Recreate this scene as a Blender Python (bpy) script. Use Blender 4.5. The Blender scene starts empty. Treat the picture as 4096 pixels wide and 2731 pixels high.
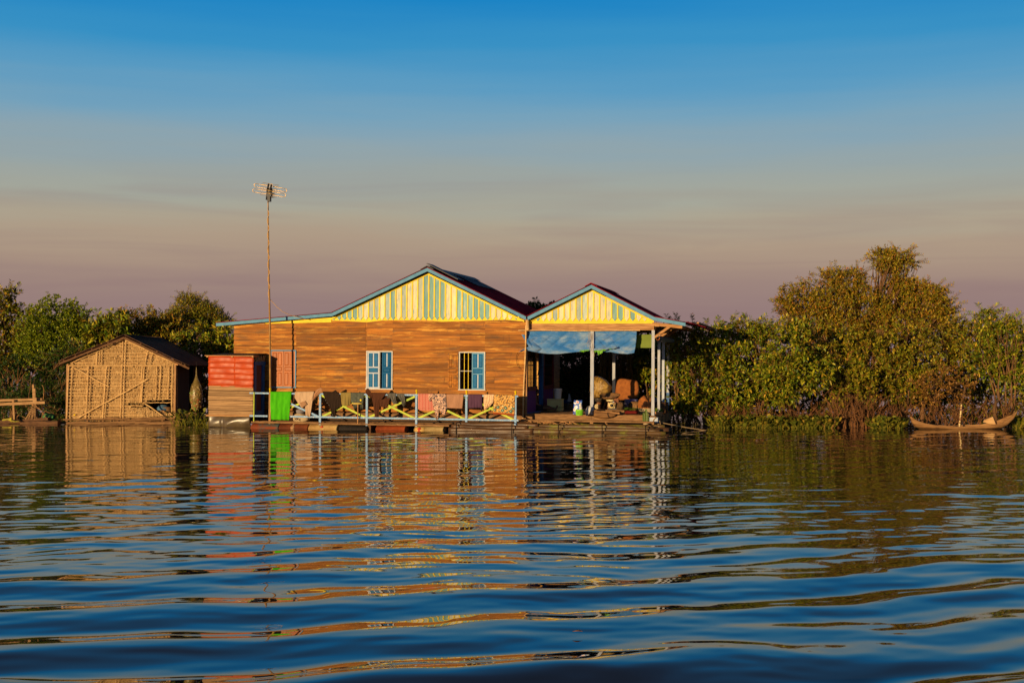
import bpy, math, random
import numpy as np
from mathutils import Vector, Matrix
random.seed(7); rng = np.random.default_rng(7)
S = bpy.context.scene
COL = S.collection
PI = math.pi
def rad(d): return math.radians(d)

# ------------------------------------------------------------------ camera
F = 5000.0; CX = 2048.0; CY = 1365.5; HOR = 1450.0
PITCH = math.atan((HOR-CY)/F)
CAM = Vector((0, 0, 2.13))
cd = bpy.data.cameras.new('camera'); cam = bpy.data.objects.new('camera', cd); COL.objects.link(cam)
cd.sensor_width = 36; cd.lens = F/4096*36; cd.clip_end = 9000; cd.clip_start = .1
cam.location = CAM; cam.rotation_euler = (PI/2+PITCH, 0, 0)
S.camera = cam
_fw = Vector((0, math.cos(PITCH), math.sin(PITCH))); _up = Vector((0, -math.sin(PITCH), math.cos(PITCH)))
def ray(px, py):
    return _fw + Vector((1,0,0))*((px-CX)/F) - _up*((py-CY)/F)
def at(px, py, Y):
    d = ray(px, py); return CAM + d*(Y/d.y)
def onz(px, py, z):
    d = ray(px, py); return CAM + d*((z-CAM.z)/d.z)

# ------------------------------------------------------------------ light
SUN_AZ = 32.3      # direction the light travels, degrees to the right of +Y
SUN_EL = 3.8
S.view_settings.view_transform = 'Standard'; S.view_settings.look = 'None'
S.view_settings.exposure = 0.0; S.view_settings.gamma = 1
sl = bpy.data.lights.new('sun', 'SUN'); sun = bpy.data.objects.new('sun', sl); COL.objects.link(sun)
sl.energy = 5.0; sl.angle = rad(.5); sl.color = (1.0, .70, .36)
_d = Vector((math.sin(rad(SUN_AZ))*math.cos(rad(SUN_EL)), math.cos(rad(SUN_AZ))*math.cos(rad(SUN_EL)), -math.sin(rad(SUN_EL))))
sun.rotation_euler = _d.to_track_quat('-Z', 'Y').to_euler(); sun.location = (-20, -20, 15)

def s2l(*c):
    return tuple(((x/255)/12.92 if x/255 <= .04045 else ((x/255+.055)/1.055)**2.4) for x in c)
W = bpy.data.worlds.new('World'); S.world = W; W.use_nodes = True
nt = W.node_tree; nt.nodes.clear(); N = nt.nodes.new; Lk = nt.links.new
out = N('ShaderNodeOutputWorld'); bg = N('ShaderNodeBackground'); Lk(bg.outputs[0], out.inputs[0])
sky = N('ShaderNodeTexSky'); sky.sky_type = 'NISHITA'; sky.sun_disc = False
sky.sun_elevation = rad(SUN_EL); sky.sun_rotation = rad(180+SUN_AZ)
tc = N('ShaderNodeTexCoord'); sp = N('ShaderNodeSeparateXYZ'); Lk(tc.outputs['Generated'], sp.inputs[0])
# a little unevenness of the dusk bands: long flat streaks of smoke
mp = N('ShaderNodeMapping'); mp.inputs['Scale'].default_value = (2.2, 2.2, 34); Lk(tc.outputs['Generated'], mp.inputs[0])
nz = N('ShaderNodeTexNoise'); nz.inputs['Scale'].default_value = 1.3; nz.inputs['Detail'].default_value = 5; Lk(mp.outputs[0], nz.inputs['Vector'])
ma = N('ShaderNodeMath'); ma.operation = 'MULTIPLY_ADD'; ma.inputs[1].default_value = .034; ma.inputs[2].default_value = -.017
Lk(nz.outputs['Fac'], ma.inputs[0])
ad = N('ShaderNodeMath'); ad.operation = 'ADD'; Lk(sp.outputs['Z'], ad.inputs[0]); Lk(ma.outputs[0], ad.inputs[1])
rp = N('ShaderNodeValToRGB'); Lk(ad.outputs[0], rp.inputs[0])
SKY = [(0.0, (143,119,120)), (.04, (146,121,121)), (.06, (153,128,122)), (.076, (163,139,125)), (.092, (171,150,130)), (.110, (170,160,141)), (.128, (162,163,151)), (.150, (152,162,160)),
       (.172, (136,161,174)), (.194, (115,159,185)), (.216, (86,152,192)), (.247, (50,142,194)), (.285, (8,128,194)), (.33, (36,104,156)), (.42, (38,70,108)), (.60, (20,38,66)), (1.0, (10,20,40))]
el = rp.color_ramp.elements
while len(el) < len(SKY): el.new(.5)
for e, (p, c) in zip(el, SKY): e.position = p; e.color = s2l(*c)+(1,)
skm = N('ShaderNodeMix'); skm.data_type = 'RGBA'; skm.blend_type = 'ADD'; skm.inputs[0].default_value = .006
Lk(rp.outputs[0], skm.inputs[6]); Lk(sky.outputs[0], skm.inputs[7])
# smoke streaks low in the sky
mp2 = N('ShaderNodeMapping'); mp2.inputs['Scale'].default_value = (1.6, 1.6, 20); mp2.inputs['Rotation'].default_value = (0, .02, 0); Lk(tc.outputs['Generated'], mp2.inputs[0])
nz2 = N('ShaderNodeTexNoise'); nz2.inputs['Scale'].default_value = 2.1; nz2.inputs['Detail'].default_value = 6; nz2.inputs['Distortion'].default_value = .6; Lk(mp2.outputs[0], nz2.inputs['Vector'])
mr2 = N('ShaderNodeMapRange'); mr2.inputs[1].default_value = .47; mr2.inputs[2].default_value = .70; mr2.inputs[4].default_value = .45; Lk(nz2.outputs['Fac'], mr2.inputs[0])
mk = N('ShaderNodeValToRGB'); Lk(sp.outputs['Z'], mk.inputs[0]); ke = mk.color_ramp.elements
ke[0].position = .0; ke[0].color = (.5,.5,.5,1); ke[1].position = .17; ke[1].color = (0,0,0,1); q2 = ke.new(.06); q2.color = (1,1,1,1); q2 = ke.new(.11); q2.color = (.7,.7,.7,1)
mm = N('ShaderNodeMath'); mm.operation = 'MULTIPLY'; Lk(mr2.outputs[0], mm.inputs[0]); Lk(mk.outputs[0], mm.inputs[1])
sm2 = N('ShaderNodeMix'); sm2.data_type = 'RGBA'; Lk(mm.outputs[0], sm2.inputs[0]); Lk(skm.outputs[2], sm2.inputs[6]); sm2.inputs[7].default_value = s2l(142,115,118)+(1,)
Lk(sm2.outputs[2], bg.inputs[0]); bg.inputs[1].default_value = 1.0

# ------------------------------------------------------------------ frames
class Frame:
    def __init__(s, O, theta, roll=0.0):
        s.O = Vector(O); V = Vector((math.sin(theta), math.cos(theta), 0)); U = Vector((math.cos(theta), -math.sin(theta), 0)); Wv = Vector((0,0,1))
        s.V = V; s.U = (U*math.cos(roll) + Wv*math.sin(roll)); s.W = (Wv*math.cos(roll) - U*math.sin(roll))
    def __call__(s, u, v, w): return s.O + s.U*u + s.V*v + s.W*w
    def loc(s, p): d = Vector(p)-s.O; return (d.dot(s.U), d.dot(s.V), d.dot(s.W))
    def hit(s, px, py, v):            # where the sight line through a pixel meets the plane v
        d = ray(px, py); c = CAM - s.O; t = (v - c.dot(s.V))/d.dot(s.V); p = c + d*t
        return p.dot(s.U), p.dot(s.W)
    def floor(s, px, py, w):          # where it meets the level w
        d = ray(px, py); c = CAM - s.O; t = (w - c.dot(s.W))/d.dot(s.W); p = c + d*t
        return p.dot(s.U), p.dot(s.V)
TH = math.atan(1178/F)
H = Frame((.456, 40, 0), TH, -.0063)
G = Frame((0, 44, 0), rad(0))         # the thatched hut
WORLD = Frame((0,0,0), 0)
hp = H.hit

# ------------------------------------------------------------------ mesh builder
class MB:
    def __init__(s): s.v = []; s.f = []; s.m = []; s.k = 0; s.sm = []; s.smooth = False
    def add(s, vs, fs):
        b = len(s.v); s.v += [tuple(p) for p in vs]
        for f in fs: s.f.append(tuple(b+i for i in f)); s.m.append(s.k); s.sm.append(s.smooth)
    def quad(s, *p): s.add(p, [tuple(range(len(p)))])
    def hexa(s, p):   # 8 points: 0-3 bottom ring, 4-7 top ring
        s.add(p, [(3,2,1,0),(4,5,6,7),(0,1,5,4),(1,2,6,5),(2,3,7,6),(3,0,4,7)])
    def box(s, fr, u0, u1, v0, v1, w0, w1):
        s.hexa([fr(u0,v0,w0),fr(u1,v0,w0),fr(u1,v1,w0),fr(u0,v1,w0),fr(u0,v0,w1),fr(u1,v0,w1),fr(u1,v1,w1),fr(u0,v1,w1)])
    def pbox(s, fr, px0, px1, py0, py1, v0, v1):   # box whose front face covers a pixel rectangle on the plane v0
        pm = (px0+px1)/2; ym = (py0+py1)/2
        u0 = fr.hit(px0, ym, v0)[0]; u1 = fr.hit(px1, ym, v0)[0]; w1 = fr.hit(pm, py0, v0)[1]; w0 = fr.hit(pm, py1, v0)[1]
        s.box(fr, u0, u1, v0, v1, w0, w1); return u0, u1, w0, w1
    def bar(s, p, q, a, b, up=Vector((0,0,1)), ext=0):   # a = width across, b = height along up
        p = Vector(p); q = Vector(q); d = (q-p).normalized(); p = p-d*ext; q = q+d*ext
        x = d.cross(up)
        if x.length < 1e-4: x = d.cross(Vector((0,1,0)))
        x.normalize(); y = x.cross(d); x = x*a/2; y = y*b/2
        s.hexa([p-x-y,p+x-y,q+x-y,q-x-y,p-x+y,p+x+y,q+x+y,q-x+y])
    def tube(s, pts, r, n=8, cap=True):
        pts = [Vector(p) for p in pts]; m = len(pts)
        if not hasattr(r, '__len__'): r = [r]*m
        vs = []; fs = []; ref = None
        for i, p in enumerate(pts):
            d = (pts[min(i+1,m-1)]-pts[max(i-1,0)])
            if d.length < 1e-9: d = Vector((0,0,1))
            d.normalize()
            if ref is None: ref = Vector((0,0,1)) if abs(d.z) < .9 else Vector((1,0,0))
            x = d.cross(ref); x.normalize(); y = x.cross(d); ref = y
            for j in range(n):
                a = 2*PI*j/n; vs.append(p + x*(math.cos(a)*r[i]) + y*(math.sin(a)*r[i]))
        for i in range(m-1):
            for j in range(n):
                k = (j+1) % n; fs.append((i*n+j, i*n+k, (i+1)*n+k, (i+1)*n+j))
        if cap: fs.append(tuple(range(n))[::-1]); fs.append(tuple((m-1)*n+j for j in range(n)))
        s.add(vs, fs)
    def lathe(s, c, prof, n=24, axis=Vector((0,0,1)), sx=1, sy=1, cap=True, jit=0):
        c = Vector(c); z = Vector(axis).normalized(); x = z.cross(Vector((0,1,0)))
        if x.length < .1: x = z.cross(Vector((1,0,0)))
        x.normalize(); y = z.cross(x); vs = []; fs = []
        for r, h in prof:
            for j in range(n):
                a = 2*PI*j/n; rr = r*(1+random.uniform(-jit, jit))
                vs.append(c + z*h + x*(math.cos(a)*rr*sx) + y*(math.sin(a)*rr*sy))
        for i in range(len(prof)-1):
            for j in range(n):
                k = (j+1) % n; fs.append((i*n+j, i*n+k, (i+1)*n+k, (i+1)*n+j))
        if cap:
            if prof[0][0] > 1e-4: fs.append(tuple(range(n))[::-1])
            if prof[-1][0] > 1e-4: fs.append(tuple((len(prof)-1)*n+j for j in range(n)))
        s.add(vs, fs)
    def prism(s, poly, ext):    # planar polygon pushed by a vector
        e = Vector(ext); n = len(poly); a = [Vector(p) for p in poly]; b = [p+e for p in a]
        s.add(a+b, [tuple(range(n)), tuple(range(2*n-1, n-1, -1))] + [(i, n+i, n+(i+1)%n, (i+1)%n) for i in range(n)])
    def grid(s, rows, thick=None):   # rows of points; thick: vector offset for a back face
        nr = len(rows); nc = len(rows[0])
        if thick is None:
            s.add([p for r in rows for p in r], [(i*nc+j, i*nc+j+1, (i+1)*nc+j+1, (i+1)*nc+j) for i in range(nr-1) for j in range(nc-1)]); return
        t = Vector(thick); A = [Vector(p) for r in rows for p in r]; B = [p+t for p in A]; o = len(A)
        fs = [(i*nc+j, i*nc+j+1, (i+1)*nc+j+1, (i+1)*nc+j) for i in range(nr-1) for j in range(nc-1)]
        fs += [tuple(o+k for k in f[::-1]) for f in list(fs)]
        for j in range(nc-1): fs += [(j+1, j, o+j, o+j+1), ((nr-1)*nc+j, (nr-1)*nc+j+1, o+(nr-1)*nc+j+1, o+(nr-1)*nc+j)]
        for i in range(nr-1): fs += [(i*nc, (i+1)*nc, o+(i+1)*nc, o+i*nc), ((i+1)*nc+nc-1, i*nc+nc-1, o+i*nc+nc-1, o+(i+1)*nc+nc-1)]
        s.add(A+B, fs)
    def blob(s, c, rx, ry, rz, nu=12, nv=8, jit=0, fr=None):
        c = Vector(c); fr = fr or WORLD; vs = []; fs = []
        for i in range(nv+1):
            t = PI*i/nv
            for j in range(nu):
                a = 2*PI*j/nu; k = 1+random.uniform(-jit, jit)
                vs.append(c + fr.U*(rx*k*math.sin(t)*math.cos(a)) + fr.V*(ry*k*math.sin(t)*math.sin(a)) + fr.W*(rz*k*math.cos(t)))
        for i in range(nv):
            for j in range(nu): q = (j+1)%nu; fs.append((i*nu+j, (i+1)*nu+j, (i+1)*nu+q, i*nu+q))
        s.add(vs, fs)
    def build(s, name, mats, parent=None, label=None, kind=None, loc=None):
        me = bpy.data.meshes.new(name); o = bpy.data.objects.new(name, me); COL.objects.link(o)
        L = Vector(loc) if loc is not None else Vector((0,0,0))
        base = L
        if parent is not None:
            o.parent = parent; p = parent
            while p is not None: base = base + p.location; p = p.parent
        bb = base
        me.from_pydata([(x-bb.x, y-bb.y, z-bb.z) for x,y,z in s.v], [], s.f)
        if not isinstance(mats, (list, tuple)): mats = [mats]
        for m in mats: me.materials.append(m)
        me.polygons.foreach_set('material_index', s.m); me.polygons.foreach_set('use_smooth', s.sm)
        me.update(); o.location = L if parent is None else (0,0,0)
        if label: o['label'] = label
        if kind: o['kind'] = kind
        return o
    def split(s, name, mats, parent, **k):     # one object per connected piece
        par = list(range(len(s.v)))
        def root(i):
            while par[i] != i: par[i] = par[par[i]]; i = par[i]
            return i
        for f in s.f:
            for i in f[1:]: par[root(i)] = root(f[0])
        gs = {}
        for q, f in enumerate(s.f): gs.setdefault(root(f[0]), []).append(q)
        for fs in gs.values():
            ids = sorted({i for q in fs for i in s.f[q]}); mp = {i: j for j, i in enumerate(ids)}; p = MB(); p.v = [s.v[i] for i in ids]
            p.f = [tuple(mp[i] for i in s.f[q]) for q in fs]; p.m = [s.m[q] for q in fs]; p.sm = [s.sm[q] for q in fs]; p.build(name, mats, parent, **k)
    def base(s):
        a = np.array(s.v); return Vector(((a[:,0].min()+a[:,0].max())/2, (a[:,1].min()+a[:,1].max())/2, a[:,2].min()))
def T(name, loc, label, cat, group=None):
    o = bpy.data.objects.new(name, None); COL.objects.link(o); o.location = loc; o.empty_display_size = .2
    o['label'] = label; o['category'] = cat
    if group: o['group'] = group
    return o
def solo(mb, name, mats, label, cat, group=None, kind=None):
    o = mb.build(name, mats, loc=mb.base())
    if kind: o['kind'] = kind
    if label: o['label'] = label
    if cat: o['category'] = cat
    if group: o['group'] = group
    return o

# ------------------------------------------------------------------ materials
def mat(name, c1, c2=None, scale=(1,1,1), ns=4, lo=.35, hi=.65, rough=.75, bump=0, bs=None, bns=None, isl=0, spec=.3, metal=0,
        wear=None, ramp=None, detail=6, tr=None, dist=0):
    m = bpy.data.materials.new(name); m.use_nodes = True; t = m.node_tree; n = t.nodes.new; l = t.links.new
    b = t.nodes['Principled BSDF']; b.inputs['Roughness'].default_value = rough; b.inputs['Specular IOR Level'].default_value = spec
    b.inputs['Metallic'].default_value = metal
    co = n('ShaderNodeTexCoord'); mp = n('ShaderNodeMapping'); mp.inputs['Scale'].default_value = scale; l(co.outputs['Object'], mp.inputs[0])
    vec = mp.outputs[0]
    if isl or ramp:
        g = n('ShaderNodeNewGeometry'); isr = g.outputs['Random Per Island']
        vm = n('ShaderNodeVectorMath'); vm.operation = 'MULTIPLY_ADD'; vm.inputs[1].default_value = (37,53,29)   # shift the grain from piece to piece
        cx = n('ShaderNodeCombineXYZ'); [l(isr, cx.inputs[i]) for i in range(3)]
        l(cx.outputs[0], vm.inputs[0]); l(vec, vm.inputs[2]); vec = vm.outputs[0]
    nz = n('ShaderNodeTexNoise'); nz.inputs['Scale'].default_value = ns; nz.inputs['Detail'].default_value = detail; nz.inputs['Distortion'].default_value = dist; l(vec, nz.inputs['Vector'])
    if ramp:
        r = n('ShaderNodeValToRGB'); l(isr, r.inputs[0]); e = r.color_ramp.elements
        while len(e) < len(ramp): e.new(.5)
        for k, (p, c) in zip(e, ramp): k.position = p; k.color = tuple(c)+(1,)
        colr = r.outputs[0]
        if c2 is not None:
            rr = n('ShaderNodeMapRange'); rr.inputs[1].default_value = lo; rr.inputs[2].default_value = hi; l(nz.outputs['Fac'], rr.inputs[0])
            mx = n('ShaderNodeMix'); mx.data_type = 'RGBA'; l(rr.outputs[0], mx.inputs[0]); l(colr, mx.inputs[6]); mx.inputs[7].default_value = tuple(c2)+(1,); colr = mx.outputs[2]
    else:
        rr = n('ShaderNodeMapRange'); rr.inputs[1].default_value = lo; rr.inputs[2].default_value = hi; l(nz.outputs['Fac'], rr.inputs[0])
        mx = n('ShaderNodeMix'); mx.data_type = 'RGBA'; l(rr.outputs[0], mx.inputs[0]); mx.inputs[6].default_value = tuple(c1)+(1,)
        mx.inputs[7].default_value = tuple(c2 if c2 is not None else [x*.8 for x in c1])+(1,); colr = mx.outputs[2]
    for wear_ in ([] if not wear else wear if isinstance(wear, list) else [wear]):
        wc, wl, wh, wscale, wns = wear_
        mp2 = n('ShaderNodeMapping'); mp2.inputs['Scale'].default_value = wscale; l(co.outputs['Object'], mp2.inputs[0])
        v2 = mp2.outputs[0]
        if isl:
            vm2 = n('ShaderNodeVectorMath'); vm2.operation = 'MULTIPLY_ADD'; vm2.inputs[1].default_value = (11,23,17); l(cx.outputs[0], vm2.inputs[0]); l(v2, vm2.inputs[2]); v2 = vm2.outputs[0]
        nw = n('ShaderNodeTexNoise'); nw.inputs['Scale'].default_value = wns; nw.inputs['Detail'].default_value = 8; nw.inputs['Roughness'].default_value = .65; l(v2, nw.inputs['Vector'])
        rw = n('ShaderNodeMapRange'); rw.inputs[1].default_value = wl; rw.inputs[2].default_value = wh; l(nw.outputs['Fac'], rw.inputs[0])
        m2 = n('ShaderNodeMix'); m2.data_type = 'RGBA'; l(rw.outputs[0], m2.inputs[0]); l(colr, m2.inputs[6]); m2.inputs[7].default_value = tuple(wc)+(1,); colr = m2.outputs[2]
    if isl:
        hs = n('ShaderNodeHueSaturation'); mr = n('ShaderNodeMapRange'); mr.inputs[3].default_value = 1-isl; mr.inputs[4].default_value = 1+isl
        l(isr, mr.inputs[0]); l(mr.outputs[0], hs.inputs['Value']); l(colr, hs.inputs['Color']); colr = hs.outputs[0]
    l(colr, b.inputs['Base Color'])
    if bump:
        bp = n('ShaderNodeBump'); bp.inputs['Strength'].default_value = bump; bp.inputs['Distance'].default_value = .02
        if bs or bns:
            mp3 = n('ShaderNodeMapping'); mp3.inputs['Scale'].default_value = bs or scale; l(co.outputs['Object'], mp3.inputs[0])
            nb = n('ShaderNodeTexNoise'); nb.inputs['Scale'].default_value = bns or ns; nb.inputs['Detail'].default_value = 6; l(mp3.outputs[0], nb.inputs['Vector']); l(nb.outputs['Fac'], bp.inputs['Height'])
        else: l(nz.outputs['Fac'], bp.inputs['Height'])
        l(bp.outputs[0], b.inputs['Normal'])
    if tr: b.inputs['Alpha'].default_value = tr
    return m
HG = (.7, .7, 26)     # grain along x
VG = (26, 26, .7)     # grain along z
M = {}
M['siding'] = mat('oiled_siding', (.44,.160,.020), (.20,.070,.012), (.6,.6,11), 1.5, .34, .66, rough=.6, bump=.5, isl=.22, spec=.15,
                  wear=[((.76,.40,.065), .54, .74, (.8,.8,6), 1.5), ((.15,.075,.03), .52, .68, (.5,.5,3.2), 1.7), ((.15,.06,.018), .60, .74, (7,7,.7), 1.6)])
M['plank'] = mat('weathered_planks', (.40,.24,.11), (.20,.11,.05), HG, 1.6, rough=.8, bump=.4, isl=.25, wear=((.07,.04,.02), .58, .72, (1.5,1.5,14), 2))
M['deckwood'] = mat('deck_wood', (.30,.16,.065), (.15,.075,.03), (2,2,14), 2, rough=.8, bump=.3, isl=.25)
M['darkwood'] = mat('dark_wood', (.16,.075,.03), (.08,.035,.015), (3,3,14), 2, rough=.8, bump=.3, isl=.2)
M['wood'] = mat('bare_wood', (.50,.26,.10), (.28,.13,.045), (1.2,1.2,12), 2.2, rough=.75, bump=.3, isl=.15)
M['woodv'] = mat('bare_wood_upright', (.46,.25,.11), (.26,.13,.05), (14,14,1.2), 2.2, rough=.75, bump=.3, isl=.15)
M['bamboo'] = mat('bamboo', (.72,.47,.20), (.50,.29,.11), (3,3,3), 3, rough=.6, isl=.2)
M['shutterwood'] = mat('varnished_shutter', (.46,.135,.028), (.33,.09,.02), VG, 1.5, rough=.5, isl=.12)
M['yellow'] = mat('yellow_paint', (.86,.64,.0), (.76,.52,.0), (2,2,2), 3, rough=.55, wear=((.42,.25,.06), .66, .75, (2,2,9), 3))
M['gable'] = mat('worn_gable_board', (.50,.50,.36), (.24,.38,.41), (5,5,1.1), 2.4, .3, .7, rough=.5, isl=.16, bump=.15,
                 wear=((.13,.33,.40), .48, .70, (5,5,1.3), 2.2))
M['gablewhiteglare'] = mat('white_glare_gable_board', (.82,.68,.36), (.54,.52,.38), (5,5,1.1), 2.4, .3, .7, rough=.5, isl=.10, bump=.15,  # white paint with golden sun glare mixed into its cream colour
                 wear=((.20,.36,.40), .48, .70, (5,5,1.3), 2.2))
M['gableteal'] = mat('teal_gable_board', (.12,.33,.36), (.24,.42,.40), (9,9,1.1), 2.4, .3, .7, rough=.6, isl=.18, bump=.15,
                 wear=((.55,.56,.46), .54, .70, (7,7,1.0), 1.6))
M['blue'] = mat('pale_blue_paint', (.125,.31,.49), (.10,.25,.41), (2,2,2), 4, rough=.7, spec=.15, wear=((.36,.38,.40), .60, .76, (4,4,4), 4))
M['bluewhite'] = mat('bluish_white_paint', (.48,.53,.62), (.38,.44,.54), (3,3,3), 5, rough=.6, wear=((.22,.15,.10), .66, .72, (9,9,9), 5))
M['white'] = mat('white_paint', (.62,.60,.56), (.48,.47,.46), (3,3,3), 5, rough=.55, wear=((.30,.22,.15), .66, .74, (9,9,9), 4))
M['postwhite'] = mat('flaking_post_paint', (.46,.47,.52), (.33,.37,.45), (12,12,1.5), 3, rough=.65, bump=.15, wear=((.34,.25,.18), .58, .66, (14,14,4), 3))
M['panelblue'] = mat('panel_blue', (.006,.15,.36), (.005,.11,.28), (2,2,2), 4, rough=.5, spec=.1)
M['deepblue'] = mat('deep_blue_paint', (.012,.11,.34), (.01,.08,.24), (2,2,2), 4, rough=.5)
M['rail'] = mat('rail_blue', (.24,.42,.66), (.17,.32,.54), (3,3,3), 4, rough=.6, wear=((.66,.66,.62), .55, .66, (7,7,7), 3))
M['lime'] = mat('lime_yellow_paint', (.50,.56,.025), (.30,.44,.03), (3,3,3), 2, rough=.55, wear=((.2,.25,.05), .64, .72, (8,8,8), 4))
M['redroof'] = mat('dark_red_roofing', (.40,.032,.050), (.28,.020,.036), (1,1,1), 3, rough=.95, spec=.0)
M['rustroof'] = mat('dark_rusted_tin', (.20,.12,.09), (.28,.14,.08), (1.5,4,1.5), 2, rough=.9, spec=.03, bump=.1, wear=((.035,.026,.026), .5, .7, (2,6,2), 2))
M['redtin'] = mat('red_tin', (.52,.075,.013), (.38,.046,.010), (1.2,1.2,9), 2, rough=.42, spec=.22, bump=.12, bs=(2.5,2.5,4), bns=1.5, wear=((.34,.03,.012), .58, .70, (1.2,1.2,12), 2))
M['purple'] = mat('purple_sheet', (.24,.028,.13), (.10,.03,.22), (34,34,.2), 1.2, .4, .6, rough=.5)
M['redpaint'] = mat('dull_red_paint', (.20,.022,.018), (.12,.014,.012), (3,3,3), 3, rough=.5)
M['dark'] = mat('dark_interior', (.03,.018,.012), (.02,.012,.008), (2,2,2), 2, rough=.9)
M['intwood'] = mat('interior_planks', (.66,.36,.07), (.48,.24,.045), HG, 1.6, rough=.6, isl=.2, bump=.2)
M['iron'] = mat('dark_iron', (.03,.03,.035), None, rough=.5, metal=.4)
M['tarp'] = mat('blue_tarpaulin', (.028,.155,.45), (.10,.23,.45), (1.2,1.2,2.2), 2, .38, .62, rough=.65, spec=.1, bump=.8, bs=(2.2,2.2,4.5), bns=3.2, wear=((.25,.34,.46), .47, .68, (.9,.9,2.4), 2))
M['limetarp'] = mat('lime_tarp_lining', (.16,.42,.02), (.10,.30,.015), (4,4,4), 3, rough=.5)
M['greentarp'] = mat('olive_green_sheet', (.16,.22,.012), (.12,.17,.01), (1,1,1), 2, rough=.6)
M['greytarp'] = mat('grey_rolled_tarp', (.13,.17,.20), (.08,.11,.13), (3,3,3), 3, rough=.6, bump=.4)
M['skirt'] = mat('brown_plastic_sheet', (.13,.095,.05), (.08,.055,.03), (2,2,2), 2, rough=.33, spec=.6, bump=.5, bs=(1.5,1.5,2), bns=1.7)
M['rope'] = mat('rope_fibre', (.46,.33,.18), (.3,.2,.1), (30,30,30), 3, rough=.9)
M['thatch'] = mat('palm_thatch', (.55,.36,.16), (.30,.18,.075), (30,30,1.2), 2, rough=.85, bump=.4)
M['straw'] = mat('thatch_fibres', (.5,.3,.1), None, rough=.85, ramp=[(0,(.24,.125,.042)),(.35,(.44,.26,.095)),(.7,(.56,.35,.14)),(1,(.66,.44,.20))])
M['mesh'] = mat('clear_plastic', (.30,.20,.07), (.2,.13,.05), (3,3,3), 3, rough=.25, tr=.30)
# ------------------------------------------------------------------ the floating house
house = T('floating_house', H(-4.5, 0, 0), 'long brown plank floating house with yellow and blue gables and an open porch', 'floating house')
UL = hp(935, 1500, 0)[0]; UR = 0.0
WB = hp(1500, 1647, 0)[1]; WT = hp(1500, 1290, 0)[1]
HD = 5.4                                    # depth of the house
wins = {'left': (1086, 1184.5, 1403.5, 1546.5), 'mid': (1468.5, 1570, 1407.5, 1553), 'right': (1839, 1940, 1411, 1556.5)}
def rect(px0, px1, py0, py1, v=0):
    return hp(px0, (py0+py1)/2, v)[0], hp(px1, (py0+py1)/2, v)[0], hp((px0+px1)/2, py1, v)[1], hp((px0+px1)/2, py0, v)[1]
holes = {k: rect(*r) for k, r in wins.items()}
def cut(rc, hs):
    u0, u1, w0, w1 = rc; cuts = sorted({u0, u1} | {x for h in hs for x in h[:2] if u0 < x < u1}); res = []
    for a, b in zip(cuts[:-1], cuts[1:]):
        m = (a+b)/2; seg = [(w0, w1)]
        for h in hs:
            if h[0] < m < h[1]:
                ns = []
                for s0, s1 in seg:
                    if h[2] > s0: ns.append((s0, min(s1, h[2])))
                    if h[3] < s1: ns.append((max(s0, h[3]), s1))
                seg = [x for x in ns if x[1]-x[0] > .004]
        res += [(a, b, x0, x1) for x0, x1 in seg]
    return res
mb = MB(); nrow = 15; rh = (WT-WB)/nrow
seam = hp(1463, 1350, 0)[0]; seam2 = hp(1455, 1350, 0)[0]
for r in range(nrow+1):
    w0 = WB+r*rh; w1 = w0+rh*1.0; gp_ = random.uniform(.004, .015)
    topw = WT+.14 if r == nrow else w1
    us = [UL, (seam if r > 8 else random.uniform(UL+2.2, UL+5.5)), UR]
    if r < 9 and random.random() < .6: us.insert(2, random.uniform(us[1]+1.2, UR-.6))
    if r == 14: us = [UL, seam, UR]
    if r == nrow: us = [hp(1110,1290,0)[0], seam, UR]
    for a, b in zip(us[:-1], us[1:]):
        jt = random.uniform(-.012, .012); jl = random.uniform(-.006, .006); proud = random.uniform(.024, .036)
        for (p, q, x0, x1) in cut((a+.002, b-.002, w0, min(topw, w1)), holes.values()):
            if abs(x0-w0) < 1e-6: x0 = x0+gp_
            f0 = -.010-proud*(w1-x0)/rh; f1 = -.010-proud*(w1-x1)/rh
            nu = max(1, int((q-p)/.5)); ra = []; lo = []; hi = []; to = []
            for i in range(nu+1):
                u = p+(q-p)*i/nu; sag = jl+jt*math.sin(u*1.3+r) if abs(x0-w0-gp_) < 1e-6 else 0
                bow = .006*math.sin(u*2.1+r*1.7)+.003*math.sin(u*5+r)
                lo.append(H(u, f0+bow, x0+sag*.5)); hi.append(H(u, f1+bow*.3, x1)); ra.append(H(u, .012, x0+sag*.5)); to.append(H(u, .012, x1))
            mb.grid([to, hi, lo, ra])
mb.build('front_wall', M['siding'], house)
mb = MB()
for (p, q, x0, x1) in cut((UL+.05, UR-.02, WB+.01, WT), [(a-.03, b+.03, c-.03, d+.03) for a, b, c, d in holes.values()]): mb.box(H, p, q, .04, .055, x0, x1)
mb.build('gap_shade_sheet', M['dark'], house)  # near-black sheet, painted shade for the gaps between the planks
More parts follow.
